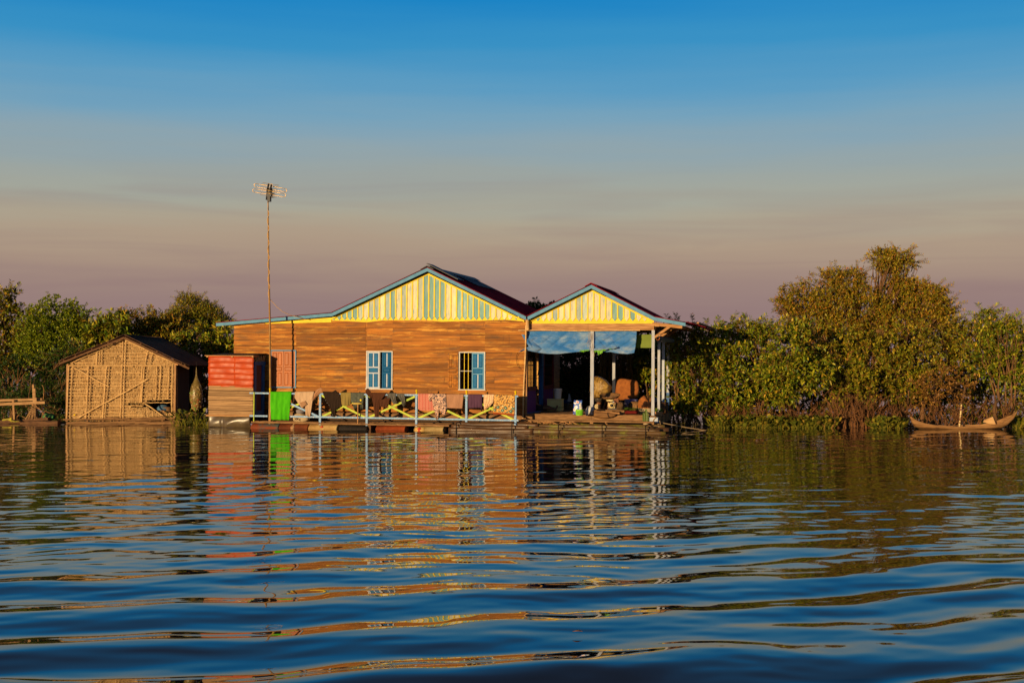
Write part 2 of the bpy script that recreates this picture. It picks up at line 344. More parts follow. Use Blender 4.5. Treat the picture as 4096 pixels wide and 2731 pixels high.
# other walls: rear, left, right side with window, doorway and second window, an inner partition, floor
def boards(fr_pts, mbx, n):   # vertical strip boards between two vertical edges
    a0, a1, b0, b1 = fr_pts
    for i in range(n):
        s0 = i/n; s1 = (i+1)/n
        p = [a0.lerp(b0, 0), a1, b1, b0]
        mbx.quad(a0.lerp(b0, s0), a0.lerp(b0, s1), a1.lerp(b1, s1), a1.lerp(b1, s0))
mb = MB(); n = 15
for i in range(n):
    w0 = WB+(WT-WB)*i/n; w1 = WB+(WT-WB)*(i+1)/n
    if i < n-1: mb.box(H, UL, UL+.03, .06, HD, w0+.004, w1)
    mb.box(H, UL if i < n-1 else UL+2.4, UR, HD, HD+.03, w0+.004, w1)
mb.build('rear_wall', M['siding'], house)
mb = MB(); PV = 3.9
for i in range(n):
    w0 = WB+(WT-WB)*i/n; w1 = WB+(WT-WB)*(i+1)/n
    mb.box(H, UL+.05, -.34, PV, PV+.02, w0+.004, w1)
mb.build('partition_wall', M['intwood'], house)
mb = MB(); mb.box(H, UL, UR, 0.03, HD, WB-.06, WB-.02); mb.build('floor', M['darkwood'], house)
# side wall towards the porch
sw = MB(); WS = hp(2120, 1562, .6)[1]       # sill height
WD = hp(2300, 1657, -.1)[1]                 # porch floor level
V1, V2, V3, V4 = .12, 1.36, 2.22, 2.50
def sidepost(m, v0, v1, w0, w1, u0=-.05, u1=.02): m.box(H, u0, u1, v0, v1, w0, w1)
for (a, b) in ((V1, V2), (V4+.05, 4.3)):
    pp = MB()
    nb = int((b-a)/.05)
    for i in range(nb):
        v = a+(b-a)*i/nb; pp.box(H, -.03, .005+.008*(i % 2), v, v+(b-a)/nb, WD+.02, WS)
    pp.build('lower_panel', M['purple'], house)
rl = MB()
for (a, b) in ((V1, V2+.12), (V4+.05, 4.3)): rl.box(H, -.05, .045, a, b, WS, WS+.13)
rl.split('side_sill', M['redpaint'], house)
fr = MB()
for v in (V4+.10, 4.26): fr.box(H, -.05, .03, v-.05, v+.06, WS+.13, WT)
for v in (V4+.0,): fr.box(H, -.05, .035, v, v+.05, WD, WT)
fr.split('window_post', M['redpaint'], house)
for (a, b) in ((V1+.1, V2-.22), (V4+.25, 4.1)):
    g = MB()
    nb = 9 if a < 1 else 12
    for i in range(nb+1):
        v = a+(b-a)*i/nb; g.bar(H(-.02, v, WS+.1), H(-.02, v, WT), .012, .012)
    for k in (.33, .62): w = WS+.1+(WT-WS)*k; g.bar(H(-.02, a, w), H(-.02, b, w), .03, .03)
    g.build('window_grille', M['dark'], house)
g = MB()
for v in (V1-.02, V2-.22): g.box(H, -.04, .01, v, v+.10, WS+.13, WT)
g.split('window_post', M['dark'], house)
d = MB(); d.box(H, -.07, .03, V3, V4, WD, WT); d.build('door_jamb', M['deepblue'], house)
d = MB(); d.box(H, -.05, .03, V2, V2+.05, WS+.13, WT); d.box(H, -.05, .02, 4.3, HD, WD, WT); d.split('corner_board', M['wood'], house)
d = MB(); d.box(H, -.02, .10, V1-.05, V2+.4, WD-.01, WD+.025); d.build('door_sill', M['deepblue'], house)
# ---- gables
def gable(pL, pR, apex, yb, name, pitch, v=-.045):
    # pL, pR: (u) ends, apex (u, w) of the underside of the fascia, yb: w of the bottom of the yellow band
    part = MB(); bat = MB(); (ua, wa) = apex; uL, uR = pL[0], pR[0]
    def top(u): return pL[1]+(wa-pL[1])*(u-uL)/(ua-uL) if u < ua else wa+(pR[1]-wa)*(u-ua)/(uR-ua)
    nb = int(round((uR-uL)/pitch)); wp = yb+.075; tip = .12
    for i in range(nb):
        a = uL+(uR-uL)*i/nb; b = uL+(uR-uL)*(i+1)/nb; c = (a+b)/2
        if min(top(a), top(b)) > wp+.10:
            k = random.random(); t = (c-uL)/(uR-uL)
            part.k = 2 if (i in GT.get(name, ())) else (1 if random.random() < .55 else 0)
            e = .004; pts = [(a+e, wp+tip), (c, wp), (b-e, wp+tip), (b-e, top(b)), ((a+b)/2, top(c)), (a+e, top(a))]
            part.prism([H(u, v-.012-random.uniform(0, .004), w) for u, w in pts], H.V*.02)
        elif top(c) > wp+.03:
            part.k = 2; part.prism([H(u, v-.012, w) for u, w in [(a, top(a)-.0), (c, max(wp, yb+.02)), (b, top(b))]], H.V*.02)
        if i and top(a) > wp+.07:
            pts = [(a-.026, wp+tip*.8), (a+.026, wp+tip*.8), (a+.021, wp+tip+.05), (a+.020, top(a)), (a-.020, top(a)), (a-.021, wp+tip+.05)]
            bat.prism([H(u, v-.034, w) for u, w in pts], H.V*.016)
    bat.box(H, uL, uR, v+.012, v+.04, yb, yb+.24) if False else None
    bat.prism([H(u, v+.010, w) for u, w in [(uL, yb), (uR, yb), (uR, max(yb+.02, top(uR))), (min(uR-.01, ua+(uR-ua)*.9), min(yb+.22, top(ua+(uR-ua)*.9))), (max(uL+.01, uL+(ua-uL)*.1), min(yb+.22, top(uL+(ua-uL)*.1))), (uL, max(yb+.02, top(uL)))]], H.V*.02)
    bat.prism([H(u, v-.04, w) for u, w in [(uL, top(uL)-.06), (ua, wa-.06), (ua, wa), (uL, top(uL))]], H.V*.02)
    bat.prism([H(u, v-.04, w) for u, w in [(ua, wa-.06), (uR, top(uR)-.06), (uR, top(uR)), (ua, wa)]], H.V*.02)
    part.build('gable_board', [M['gable'], M['gablewhiteglare'], M['gableteal']], house)
    bat.build('gable_trim', M['yellow'], house)
    back = MB(); back.prism([H(u, v+.035, w) for u, w in [(uL, yb), (uR, yb), (uR, top(uR)), (ua, wa), (uL, top(uL))]], H.V*.02); back.build('gable_backing', M['darkwood'], house)
GT = {'main': {0,1,2,3,4,11,17,18,19,20,23,24,25,26,27,28}, 'porch': {0,1,14,15,17}}
YB = hp(1750, 1289, -.045)[1]
gl = hp(1325, 1272, -.045); gr = hp(2098, 1281, -.045); ga = hp(1713, 1092, -.045)
gable(gl, gr, ga, YB, 'main', .186)
YP = hp(2366, 1294, -.045)[1]
pl = hp(2116, 1283, -.045); pr = hp(2616, 1283, -.045); pa = hp(2366, 1158, -.045)
gable(pl, pr, pa, YP, 'porch', .187)
# yellow wedge under the lean-to roof
mb = MB(); a = hp(955, 1301, -.04); b = hp(1325, 1289, -.04); c = hp(1325, 1266, -.04); d = hp(1000, 1294, -.04)
mb.prism([H(u, -.055, w) for u, w in (hp(1060, 1295, -.05), hp(1325, 1289, -.05), hp(1325, 1270, -.05), hp(1060, 1289, -.05))], H.V*.03)
mb.build('gable_trim', M['yellow'], house)
mb = MB(); mb.prism([H(u, -.07, w) for u, w in (hp(900, 1299, -.05), hp(1060, 1298, -.05), hp(1060, 1286, -.05), hp(900, 1296, -.05))], H.V*.05)
mb.build('eave_board', M['wood'], house)
# ---- fascia boards (pale blue)
FV = -.30
def fascia(p, q, th=.105):
    m = MB(); a = hp(*p, FV); b = hp(*q, FV)
    m.prism([H(a[0], FV, a[1]), H(b[0], FV, b[1]), H(b[0], FV, b[1]-th), H(a[0], FV, a[1]-th)], H.V*.03)
    m.build('fascia', M['blue'], house)
fascia((864, 1292), (1326, 1252)); fascia((1326, 1252), (1709, 1071), .115); fascia((1709, 1071), (2104, 1266), .115)
fascia((2110, 1266), (2365, 1139), .115); fascia((2365, 1139), (2618, 1268), .115); fascia((2618, 1268), (2742, 1291))
# ---- corrugated roofs
def sheet(pts, v0, v1, mtl, name, pitch=.085, amp=.011, lift=.016, parent=house):
    m = MB(); m.smooth = True; nv = int((v1-v0)/pitch*4); P = []
    for k in range(len(pts)-1):
        (ua, wa), (ub, wb) = pts[k], pts[k+1]; L = math.hypot(ub-ua, wb-wa); nx, nw = -(wb-wa)/L, (ub-ua)/L
        for off in (0,):
            rows = []
            for s in (0, .5, 1):
                row = []
                for i in range(nv+1):
                    v = v0+(v1-v0)*i/nv; h = lift+amp*math.sin(2*PI*i/4)
                    row.append(H(ua+(ub-ua)*s+nx*h, v, wa+(wb-wa)*s+nw*h))
                rows.append(row)
            m.grid(rows, thick=(H.U*nx+H.W*nw)*-.006)
    return m.build(name, mtl, parent)
rL = hp(866, 1292, FV); rM = hp(1326, 1252, FV); rA = hp(1709, 1071, FV); rR = hp(2106, 1266, FV)
sheet([rL, rM, rA], FV-.05, HD+.2, M['redroof'], 'roof'); 
roof_r = sheet([rA, rR], FV-.05, HD+.2, M['redroof'], 'roof')
qL = hp(2108, 1266, FV); qA = hp(2365, 1139, FV); qR = hp(2618, 1268, FV); qE = hp(2738, 1290, FV)
sheet([qL, qA], FV-.05, 4.35, M['redroof'], 'porch_roof'); sheet([qA, qR], FV-.05, 4.35, M['redroof'], 'porch_roof'); sheet([qR, qE], FV-.05, 4.35, M['redroof'], 'porch_eave_roof')
# sagging end of the eave sheet, beyond the fascia
mb = MB(); rows = []
for i in range(13):
    v = .6+3.0*i/12
    rows.append([H(qE[0]-.05+.62*t, v, qE[1]+.06-.17*t-.02*math.sin(i*2.2)-.05*t*t*(i/12)) for t in (0, .33, .66, 1)])
mb.grid(rows, thick=(0,0,-.008)); mb.build('eave_flap', M['redroof'], house)
mb = MB(); mb.bar(H(qE[0]+.30, 1.0, qE[1]+.03), H(qE[0]+.62, 3.6, qE[1]-.08), .07, .05); mb.build('eave_batten', M['wood'], house)
# ridge caps and rear closing gables
mb = MB(); mb.prism([H(rA[0]+x, FV-.06, rA[1]+y) for x, y in ((-.22,-.06),(0,.055),(.22,-.06),(.22,-.045),(0,.072),(-.22,-.045))], H.V*(HD+.6)); mb.build('ridge_cap', M['greytarp'], house)
mb = MB(); mb.prism([H(qA[0]+x, FV-.06, qA[1]+y) for x, y in ((-.2,-.055),(0,.05),(.2,-.055),(.2,-.04),(0,.066),(-.2,-.04))], H.V*4.7); mb.build('ridge_cap', M['redroof'], house)
mb = MB(); mb.prism([H(u, HD, w) for u, w in ((UL, WT-.25), (UR, WT-.25), (rR[0], rR[1]-.03), (rA[0], rA[1]-.03), (rM[0], rM[1]-.03), (UL, rL[1]-.04))], H.V*.03); mb.build('rear_gable', M['darkwood'], house)
# a corner post, gutter joint between the two roofs, thin upright pole beside the corner
mb = MB(); mb.bar(H(.0, -.02, WB-.1), H(.0, -.02, WT+.1), .05, .05); mb.build('corner_board', M['woodv'], house)
mb = MB(); a = hp(2108, 1278, -.25); mb.tube([H(a[0], -.22, a[1]), H(a[0]+.01, -.22, a[1]-.18), H(a[0]+.02, -.2, a[1]-.32)], .05, 8); mb.build('gutter_spout', M['bamboo'], house)
# ---- windows and shutters
def shutter(m, u0, u1, w0, w1, v, t=.03, kf=0, kp=1, ks=0):
    # frame bars (kf), bevelled raised panels (kp): two tall, one wide, two tall
    W_, Ht = u1-u0, w1-w0; e = .045 if W_ > .3 else .035; m.k = kf
    ys = [w0, w0+Ht*.42, w0+Ht*.58, w1]
    m.box(H, u0, u0+e, v, v+t, w0, w1); m.box(H, u1-e, u1, v, v+t, w0, w1)
    for w in (w0+e/2, ys[1], ys[2], w1-e/2): m.box(H, u0+e, u1-e, v+.002, v+t-.002, w-e/2, w+e/2)
    uc = (u0+u1)/2; m.k = ks
    for (b0, b1) in ((ys[0]+e, ys[1]-e/2), (ys[2]+e/2, ys[3]-e)): m.box(H, uc-e*.45, uc+e*.45, v+.003, v+t-.003, b0, b1)
    m.k = kp
    def raised(a0, a1, b0, b1):
        d = .028; g_ = v+.012; f_ = v-.006
        A = [H(a0, g_, b0), H(a1, g_, b0), H(a1, g_, b1), H(a0, g_, b1)]; B = [H(a0+d, f_, b0+d), H(a1-d, f_, b0+d), H(a1-d, f_, b1-d), H(a0+d, f_, b1-d)]
        m.add(A+B, [(4,5,6,7)] + [(i, (i+1)%4, 4+(i+1)%4, 4+i) for i in range(4)])
        m.box(H, a0, a1, v+.013, v+t-.005, b0, b1)
    for (b0, b1) in ((ys[0]+e, ys[1]-e/2), (ys[2]+e/2, ys[3]-e)):
        raised(u0+e, uc-e*.45, b0, b1); raised(uc+e*.45, u1-e, b0, b1)
    raised(u0+e, u1-e, ys[1]+e/2, ys[2]-e/2)
def frame(k, mtl, th=.034, v=-.055):
    u0, u1, w0, w1 = holes[k]; m = MB()
    m.box(H, u0-th*.5, u0+th*.5, v, .06, w0, w1); m.box(H, u1-th*.5, u1+th*.5, v, .06, w0, w1)
    m.box(H, u0-th*.5, u1+th*.5, v-.006, .06, w1, w1+th); m.box(H, u0-th, u1+th, v-.02, .06, w0-th, w0)
    return m.build('window', mtl, house)
# left: closed wooden pair in a thin pale blue frame
f = frame('left', M['blue'], .035); u0, u1, w0, w1 = holes['left']; uc = (u0+u1)/2
for a, b in ((u0+.02, uc-.006), (uc+.006, u1-.02)):
    m = MB(); shutter(m, a, b, w0+.005, w1-.01, -.05, .03, 0, 0, 0); m.build('shutter', M['shutterwood'], f)
# middle: white framed left leaf, deep blue right leaf a little ajar
f = frame('mid', M['white']); u0, u1, w0, w1 = holes['mid']
um = hp(1519, 1480, 0)[0]; un = hp(1529, 1480, 0)[0]
m = MB(); shutter(m, u0+.025, um, w0, w1, -.045, .03, 0, 1, 0); m.build('shutter', [M['bluewhite'], M['panelblue']], f)
m = MB(); shutter(m, un, u1-.025, w0, w1, -.02, .03, 0, 0, 1); m.build('shutter', [mat('strong_blue_paint', (.004,.105,.27), (.003,.08,.22), rough=.55, spec=.1), M['bluewhite']], f, label='deep blue shutter leaf standing slightly ajar')
m = MB(); m.tube([H(um-.02, -.055, (w0+w1)/2), H(um-.02, -.07, (w0+w1)/2)], .012, 6); m.box(H, um+.002, um+.02, -.03, -.01, w0, w1); m.build('latch', M['white'], f)
# right: bars on the left half, blue leaf in the right half, wooden outer shutter folded back
f = frame('right', M['white']); u0, u1, w0, w1 = holes['right']; um = hp(1888.5, 1480, 0)[0]
m = MB(); shutter(m, um, u1-.025, w0, w1, -.04, .03, 0, 1, 2); m.build('shutter', [M['blue'], M['panelblue'], M['bluewhite']], f)
m = MB()
for k in (.34, .68): u = u0+.02+(um-u0-.02)*k; m.bar(H(u, .0, w0), H(u, .0, w1), .016, .016)
m.build('window_bar', M['yellow'], f)
m = MB(); m.bar(H(u0+.02, -.012, (w0+w1)/2), H(um, -.012, (w0+w1)/2), .018, .018); m.build('window_bar', M['white'], f, label='white crossbar of the open window half')
a = hp(1792, 1480, -.06)[0]; m = MB(); shutter(m, a, u0-.035, w0+.015, w1-.02, -.085, .028, 0, 0, 0); m.build('shutter', M['siding'], f, label='brown wooden shutter folded back against the wall')
# ---- base beam under the wall with joists, walkway deck in front
RV = -1.15
wA = hp(1600, 1656, -.02)[1]; wB_ = hp(1600, 1680, -.02)[1]
mb = MB()
us = [UL+1.0, -6.3, -3.9, -1.9, 0]
for a, b in zip(us[:-1], us[1:]): mb.box(H, a+.003, b-.003, -.02, .06, wB_+random.uniform(-.01,.01), wA)
mb.split('base_beam', M['deckwood'], house)
mb = MB()
for i in range(26): u = UL+1.0+i*.32; mb.box(H, u, u+.09, -.015, .25, wA+.001, WB-.061)
mb.split('joist', M['woodv'], house)
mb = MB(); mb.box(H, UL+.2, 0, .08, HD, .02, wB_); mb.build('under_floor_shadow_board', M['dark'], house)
wW = hp(1500, 1693.5, RV-.1)[1]; WDK = wW
uW0 = hp(1010, 1690, RV)[0]; uW1 = hp(1800, 1690, RV)[0]
mb = MB()
for i in range(7):
    v = RV-.12+i*.17; k = [uW0, uW0+random.uniform(1.8, 4.2), uW1-.03*i] if i else [uW0, hp(1281,1690,RV)[0], hp(1590,1690,RV)[0], uW1]
    for a, b in zip(k[:-1], k[1:]): mb.box(H, a+.003, b-.003, v, v+.155, WDK-.05, WDK+random.uniform(-.012,.004))
mb.build('walkway_deck', M['deckwood'], house)
mb = MB()
for px in (1082, 1281, 1468, 1667): u = hp(px, 1690, RV)[0]; mb.box(H, u+.03, u+.14, RV-.03, RV+.5, -.05, WDK-.052)
mb.split('deck_bearer', M['darkwood'], house)
# ---- the porch: deck, beams, posts, braces
uP0 = hp(2109, 1660, -.1)[0]; uP1 = hp(2622, 1660, -.1)[0]; PD = 4.5
mb = MB(); n = 24
for i in range(n):
    v = -.14+PD*i/n; mb.box(H, uP0, uP1+.02+random.uniform(-.03,.03), v, v+PD/n-.006, WD-.035, WD+random.uniform(-.006,.004))
mb.build('porch_deck', M['deckwood'], house)
mb = MB(); w0 = hp(2366, 1680, -.12)[1]
um = hp(2366, 1660, -.12)[0]
for a, b in ((uP0, um), (um, uP1)): mb.box(H, a+.003, b-.003, -.12, -.06, w0, WD-.036)
mb.split('porch_beam', M['deckwood'], house)
mb = MB(); w1 = hp(2366, 1682, -.6)[1]; a = hp(2082, 1684, -.6)[0]; b = hp(2617, 1684, -.6)[0]
mb.box(H, a, b, -.62, -.36, w1-.045, w1)
mb.build('step_plank', M['deckwood'], house)
mb = MB()
for px, wd in ((2248, 9), (2425, 9), (2611, 10)):
    u = hp(px, 1700, -.55)[0]; mb.box(H, u-.035, u+.035, -.58, -.5, .06, w1-.046)
for px in (2366, 2135): u = hp(px, 1700, -.1)[0]; mb.box(H, u-.05, u+.05, -.1, 0, .02, w0-.001)
mb.split('step_leg', M['woodv'], house)
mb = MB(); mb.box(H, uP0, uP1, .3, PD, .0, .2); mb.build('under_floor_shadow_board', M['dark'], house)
def post(px0, px1, py0, py1, v, mtl, th=.1):
    m = MB(); u0 = hp(px0, py1, v)[0]; u1 = hp(px1, py1, v)[0]; wt = hp(px0, py0, v)[1]; wb = WD
    m.box(H, u0, u1, v, v+th, wb, wt); return m.build('post', mtl, house)
WBM = hp(2366, 1320, -.05)[1]               # underside of the front beam
mb = MB(); wbt = hp(2366, 1294, -.05)[1]
mb.box(H, hp(2113, 1300, -.06)[0], hp(2352, 1300, -.06)[0], -.06, .04, WBM, wbt); mb.box(H, hp(2352, 1300, -.06)[0]+.003, hp(2616, 1300, -.06)[0], -.055, .04, WBM, wbt)
mb.split('beam', M['wood'], house)
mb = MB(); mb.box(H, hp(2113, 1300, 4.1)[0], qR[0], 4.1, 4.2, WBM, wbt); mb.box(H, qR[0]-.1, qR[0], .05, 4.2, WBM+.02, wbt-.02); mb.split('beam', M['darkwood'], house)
post(2360.5, 2373.5, 1320, 1660, -.05, M['postwhite']); 
uu = hp(2607, 1660, -.05)
post(2605, 2617, 1320, 1668, -.05, M['postwhite'])
for (px, v, k) in ((2629.5, 1.15, 'postwhite'), (2647, 2.6, 'bluewhite'), (2666, 4.05, 'postwhite')): post(px, px+10, 1320, 1640, v, M[k])
post(2449, 2460, 1330, 1575, 4.05, M['postwhite'])
mb = MB(); u0 = hp(2666, 1640, 4.05)[0]; u1 = hp(2676, 1640, 4.05)[0]; mb.box(H, u0-.004, u1+.004, 4.045, 4.155, WD, WD+.62); u0 = hp(2647, 1640, 2.6)[0]; u1 = hp(2657, 1640, 2.6)[0]; mb.box(H, u0-.004, u1+.004, 2.595, 2.705, WD, WD+.1); mb.split('post_foot', M['deepblue'], house)
mb = MB(); u0 = hp(2359, 1650, -.07)[0]; u1 = hp(2374.5, 1650, -.07)[0]; mb.lathe(H((u0+u1)/2, 0, WD), [(.062,0),(.066,.02),(.064,.16),(.058,.175)], 16); mb.smooth = True; mb.build('post_foot', M['white'], house, label='white plastic sleeve round the foot of the middle post')
mb = MB(); mb.pbox(H, 2598, 2631, 1669, 1690, -.2, .1); mb.build('post_foot', M['bluewhite'], house, label='grey block under the front corner post')
# right hand eave: rafters and knee braces
mb = MB()
for v in (-.02, 1.15, 2.6, 4.1):
    mb.bar(H(qR[0]-.1, v, qR[1]-.20), H(qE[0]-.1, v, qE[1]-.13), .06, .10)
mb.bar(H(qE[0]-.12, -.1, qE[1]-.12), H(qE[0]-.12, 4.2, qE[1]-.12), .06, .08)
mb.split('rafter', M['wood'], house)
uP = hp(2611, 1350, -.05)[0]
for v in (-.02, 1.1, 2.55, 4.05):
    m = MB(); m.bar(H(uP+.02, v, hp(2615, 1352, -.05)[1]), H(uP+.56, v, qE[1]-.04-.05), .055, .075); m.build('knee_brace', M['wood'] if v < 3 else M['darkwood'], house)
m = MB(); a = hp(2650, 1300, 1.15)
for v in (-.0, 1.1): m.pbox(H, 2618, 2637, 1295, 1306, v-.06, v+.05) if v < .5 else None
m.build('beam_end', M['wood'], house)
# house skirts on the right side under the deck
mb = MB()
for i in range(4): mb.box(H, uP1-.1, uP1+.06, .35+i*1.1, .9+i*1.1, WD-.3, WD-.04)
mb.split('deck_block', M['plank'], house)

# ------------------------------------------------------------------ railing along the walkway
railing = T('porch_railing', H(-5, RV, WDK), 'pale blue railing with lime cross braces along the walkway in front of the house', 'railing')
def ry(px): return 1571.5+(px-1000)*.0122      # top rail centre in the picture
def by(px): return 1662.5+(px-1000)*.0170
def rbar(m, p, q, a, b, v=RV): P = hp(*p, v); Q = hp(*q, v); m.bar(H(P[0], v, P[1]), H(Q[0], v, Q[1]), a, b)
for a, b in ((998, 1088), (1088, 1470), (1470, 1865), (1865, 2074)):
    m = MB(); rbar(m, (a+1, ry(a)), (b-1, ry(b)), .05, .052); m.build('top_rail', M['rail'], railing)
for a, b in ((998, 1072), (1160, 1470), (1470, 1868), (1868, 2075)):
    m = MB(); rbar(m, (a+1, by(a)), (b-1, by(b)), .04, .055, RV-.012); m.build('bottom_rail', M['rail'], railing)
PXS = [1080, 1281, 1468, 1666, 1866, 2062]
for k, px in enumerate(PXS):
    m = MB(); w = hp(px, ry(px)-4, RV)[1]; u = hp(px, 1640, RV)[0]
    m.box(H, u-.034, u+.034, RV-.03, RV+.035, WDK-.08, w); p = m.build('post', M['rail'] if k else M['woodv'], railing)
    m = MB(); c = [H(u, RV, w), ]; z = [0, .02, .055, .09, .13, .15]; r = [.022, .030, .018, .036, .026, .006]
    if k not in (1, 2): m.lathe(H(u, RV, w), [(a*1.0, b) for a, b in zip(r, z)], 4); m.build('finial', M['yellow'], p)
m = MB(); m.bar(H(hp(1018, 1600, RV)[0], RV-.03, WDK-.02), H(hp(1018, 1600, RV)[0], RV-.03, hp(1018, ry(1018)-4, RV)[1]), .045, .03); m.build('post', M['lime'], railing, label='lime yellow upright near the red shed')
for k, (a, b) in enumerate(zip(PXS[:-1], PXS[1:])):
    for s in (0, 1):
        m = MB(); p = (a+6, by(a)-1) if s else (a+6, ry(a)+6); q = (b-6, ry(b)+6) if s else (b-6, by(b)-1)
        rbar(m, p, q, .03, .062, RV+.012+.03*s); m.build('brace', M['rail'] if (k == 0 and s == 0) else M['lime'], railing, label='pale blue cross brace' if (k == 0 and s == 0) else None)

# ------------------------------------------------------------------ blue tarpaulin and its rod
tarp = T('tarpaulin', H(1.5, .0, WBM-.7), 'faded blue tarpaulin hung from a bamboo rod across the porch opening', 'tarpaulin')
TVv = .10
m = MB(); P = hp(2073, 1319, -.12); Q = hp(2560, 1319, -.12); m.tube([H(P[0]+(Q[0]-P[0])*t, -.12, P[1]+(Q[1]-P[1])*t-.02+.008*math.sin(t*9)) for t in np.linspace(0,1,9)], .017, 8); m.build('rod', M['bamboo'], tarp)
topL = [(2078,1322),(2108,1323),(2180,1323),(2366,1323),(2450,1322),(2547,1322)]
botL = [(2078,1407),(2112,1402),(2150,1410),(2190,1415),(2230,1416),(2300,1408),(2362,1404),(2400,1409),(2440,1407),(2470,1413),(2510,1416),(2540,1411)]
def interp(L, x): return float(np.interp(x, [p[0] for p in L], [p[1] for p in L]))
m = MB(); m.smooth = True; rows = []
nr, nc = 34, 150
for i in range(nr+1):
    t = i/nr; row = []
    for j in range(nc+1):
        s = j/nc
        xl = 2079+33*math.sin(PI*min(1,t*1.05))**.8*1.0 if t < .95 else 2079+33*math.sin(PI*.9975)**.8
        xl = 2079+ (t/.8)*38 if t < .8 else 2117-(t-.8)/.2*42
        xr = 2547-10*t*t
        px = xl+(xr-xl)*s; y0 = interp(topL, px); y1 = interp(botL, px); py = y0+(y1-y0)*t
        dg = s*17-t*4+1.2*math.sin(s*9); fold = .05*(1-abs(math.sin(dg)))**3*(.4+.6*t)+.035*(1-abs(math.sin(s*29+t*9)))**2*math.sin(PI*t)+.022*math.sin(13*s+5*t)*t + .016*math.sin(31*s-7*t+2)*(.3+.7*t) + .014*math.sin(9*t+14*s)*(1-t*.5) + .03*math.exp(-((s-.07)/.05)**2)*math.sin(t*14)
        v = .02+fold-.10*t*(1-s)**6
        u, w = hp(px, py, v); row.append(H(u, v-.06 if s < .03 else v, w))
    rows.append(row)
m.grid(rows, thick=(0,.006,0)); m.build('sheet', M['tarp'], tarp)
m = MB()   # torn strip with its lime lining, caught round the middle post
for (x0, x1, y0, ys) in ((2318, 2358, 1401, (5, 9, 6, 3)), (2374, 2425, 1400, (9, 12, 24, 16, 7, 4)), (2425, 2460, 1394, (5, 4, 3))):
    n = 16; rg = random.Random(int(x0)); dd = [float(np.interp(i/n*(len(ys)-1), range(len(ys)), ys))*rg.uniform(.35,1.15) for i in range(n+1)]
    m.grid([[H(*((lambda q: (q[0], -.10-.02*math.sin(i*1.3)*f, q[1]))(hp(x0+(x1-x0)*i/n+rg.uniform(-.6,.6), y0+dd[i]*f-i*.15, -.1)))) for i in range(n+1)] for f in (0, .5, 1)], thick=H.V*.008)
m.build('torn_lining', M['limetarp'], tarp)
m = MB(); P = hp(2372, 1399, -.13); Q = hp(2468, 1389, -.1); m.smooth = True
m.tube([H(P[0]+(Q[0]-P[0])*t, -.12+.03*t, P[1]+(Q[1]-P[1])*t+.01*math.sin(t*20)) for t in np.linspace(0,1,12)], [.03+.01*math.sin(k*2.3) for k in range(12)], 8); m.build('rolled_edge', M['tarp'], tarp)
m = MB()
for k in range(5):
    P = hp(2352+k*5, 1330, -.13); m.tube([H(P[0]+.05*math.sin(k+t*4)*t, -.13-.02*math.sin(t*3), P[1]-t*(.35+.1*k)) for t in np.linspace(0,1,8)], .005, 5)
m.build('tie_string', M['rope'], tarp)
m = MB(); rows = [[H(*((lambda q: (q[0], v, q[1]))(hp(px, py, v)))) for px in np.linspace(2515, 2620, 9)] for py, v in ((1338, .36), (1365, .38), (1391, .36))]
m.grid(rows, thick=(0,.01,0)); solo(m, 'green_sheet', M['greentarp'], 'olive green sheet hung inside the porch behind the right end of the tarpaulin', 'sheet')
m = MB(); m.smooth = True; P = H(uP+.16, .25, hp(2640, 1352, .2)[1]); Q = H(uP+.25, 4.0, hp(2640, 1352, .2)[1]-.03)
m.tube([P.lerp(Q, t) for t in np.linspace(0,1,25)], [.02+.075*math.sin(PI*min(1,max(0,t*1.02)))**.3*(1+.12*math.sin(t*19)) for t in np.linspace(0,1,25)], 12)
ru = solo(m, 'rolled_tarp', M['greytarp'], 'grey rolled up tarp tied under the right porch eave', 'tarp')
m = MB(); m.smooth = True
for k in range(14): a = k*1.1; m.tube([P+Vector((-.05+.05*math.cos(a+s), -.12+.03*math.sin(a*2), .0+.07*math.sin(a+s))) for s in (0,.5,1,1.5,2)], .011, 5)
solo(m, 'rope_coil', mat('orange_rope', (.45,.12,.03), None, rough=.8), 'orange rope coil knotted at the front end of the grey rolled tarp', 'rope')
# leaning pole at the corner of the house wall
m = MB(); a = hp(2104, 1300, -.12); b = hp(2092, 1672, -.12); m.tube([H(a[0]+(b[0]-a[0])*t+.01*math.sin(t*6), -.12, a[1]+(b[1]-a[1])*t) for t in np.linspace(0,1,10)], .024, 8)
solo(m, 'bamboo_pole', M['bamboo'], 'thin brown upright pole at the corner between plank wall and porch', 'pole')
# loose black wire hanging from the tarp corner
m = MB(); pts = [(2072,1409),(2065,1425),(2066,1450),(2074,1468),(2083,1477)]
m.tube([H(hp(x,y,-.1)[0], -.1, hp(x,y,-.1)[1]) for x,y in pts], .006, 5); m.build('corner_cord', M['dark'], tarp)
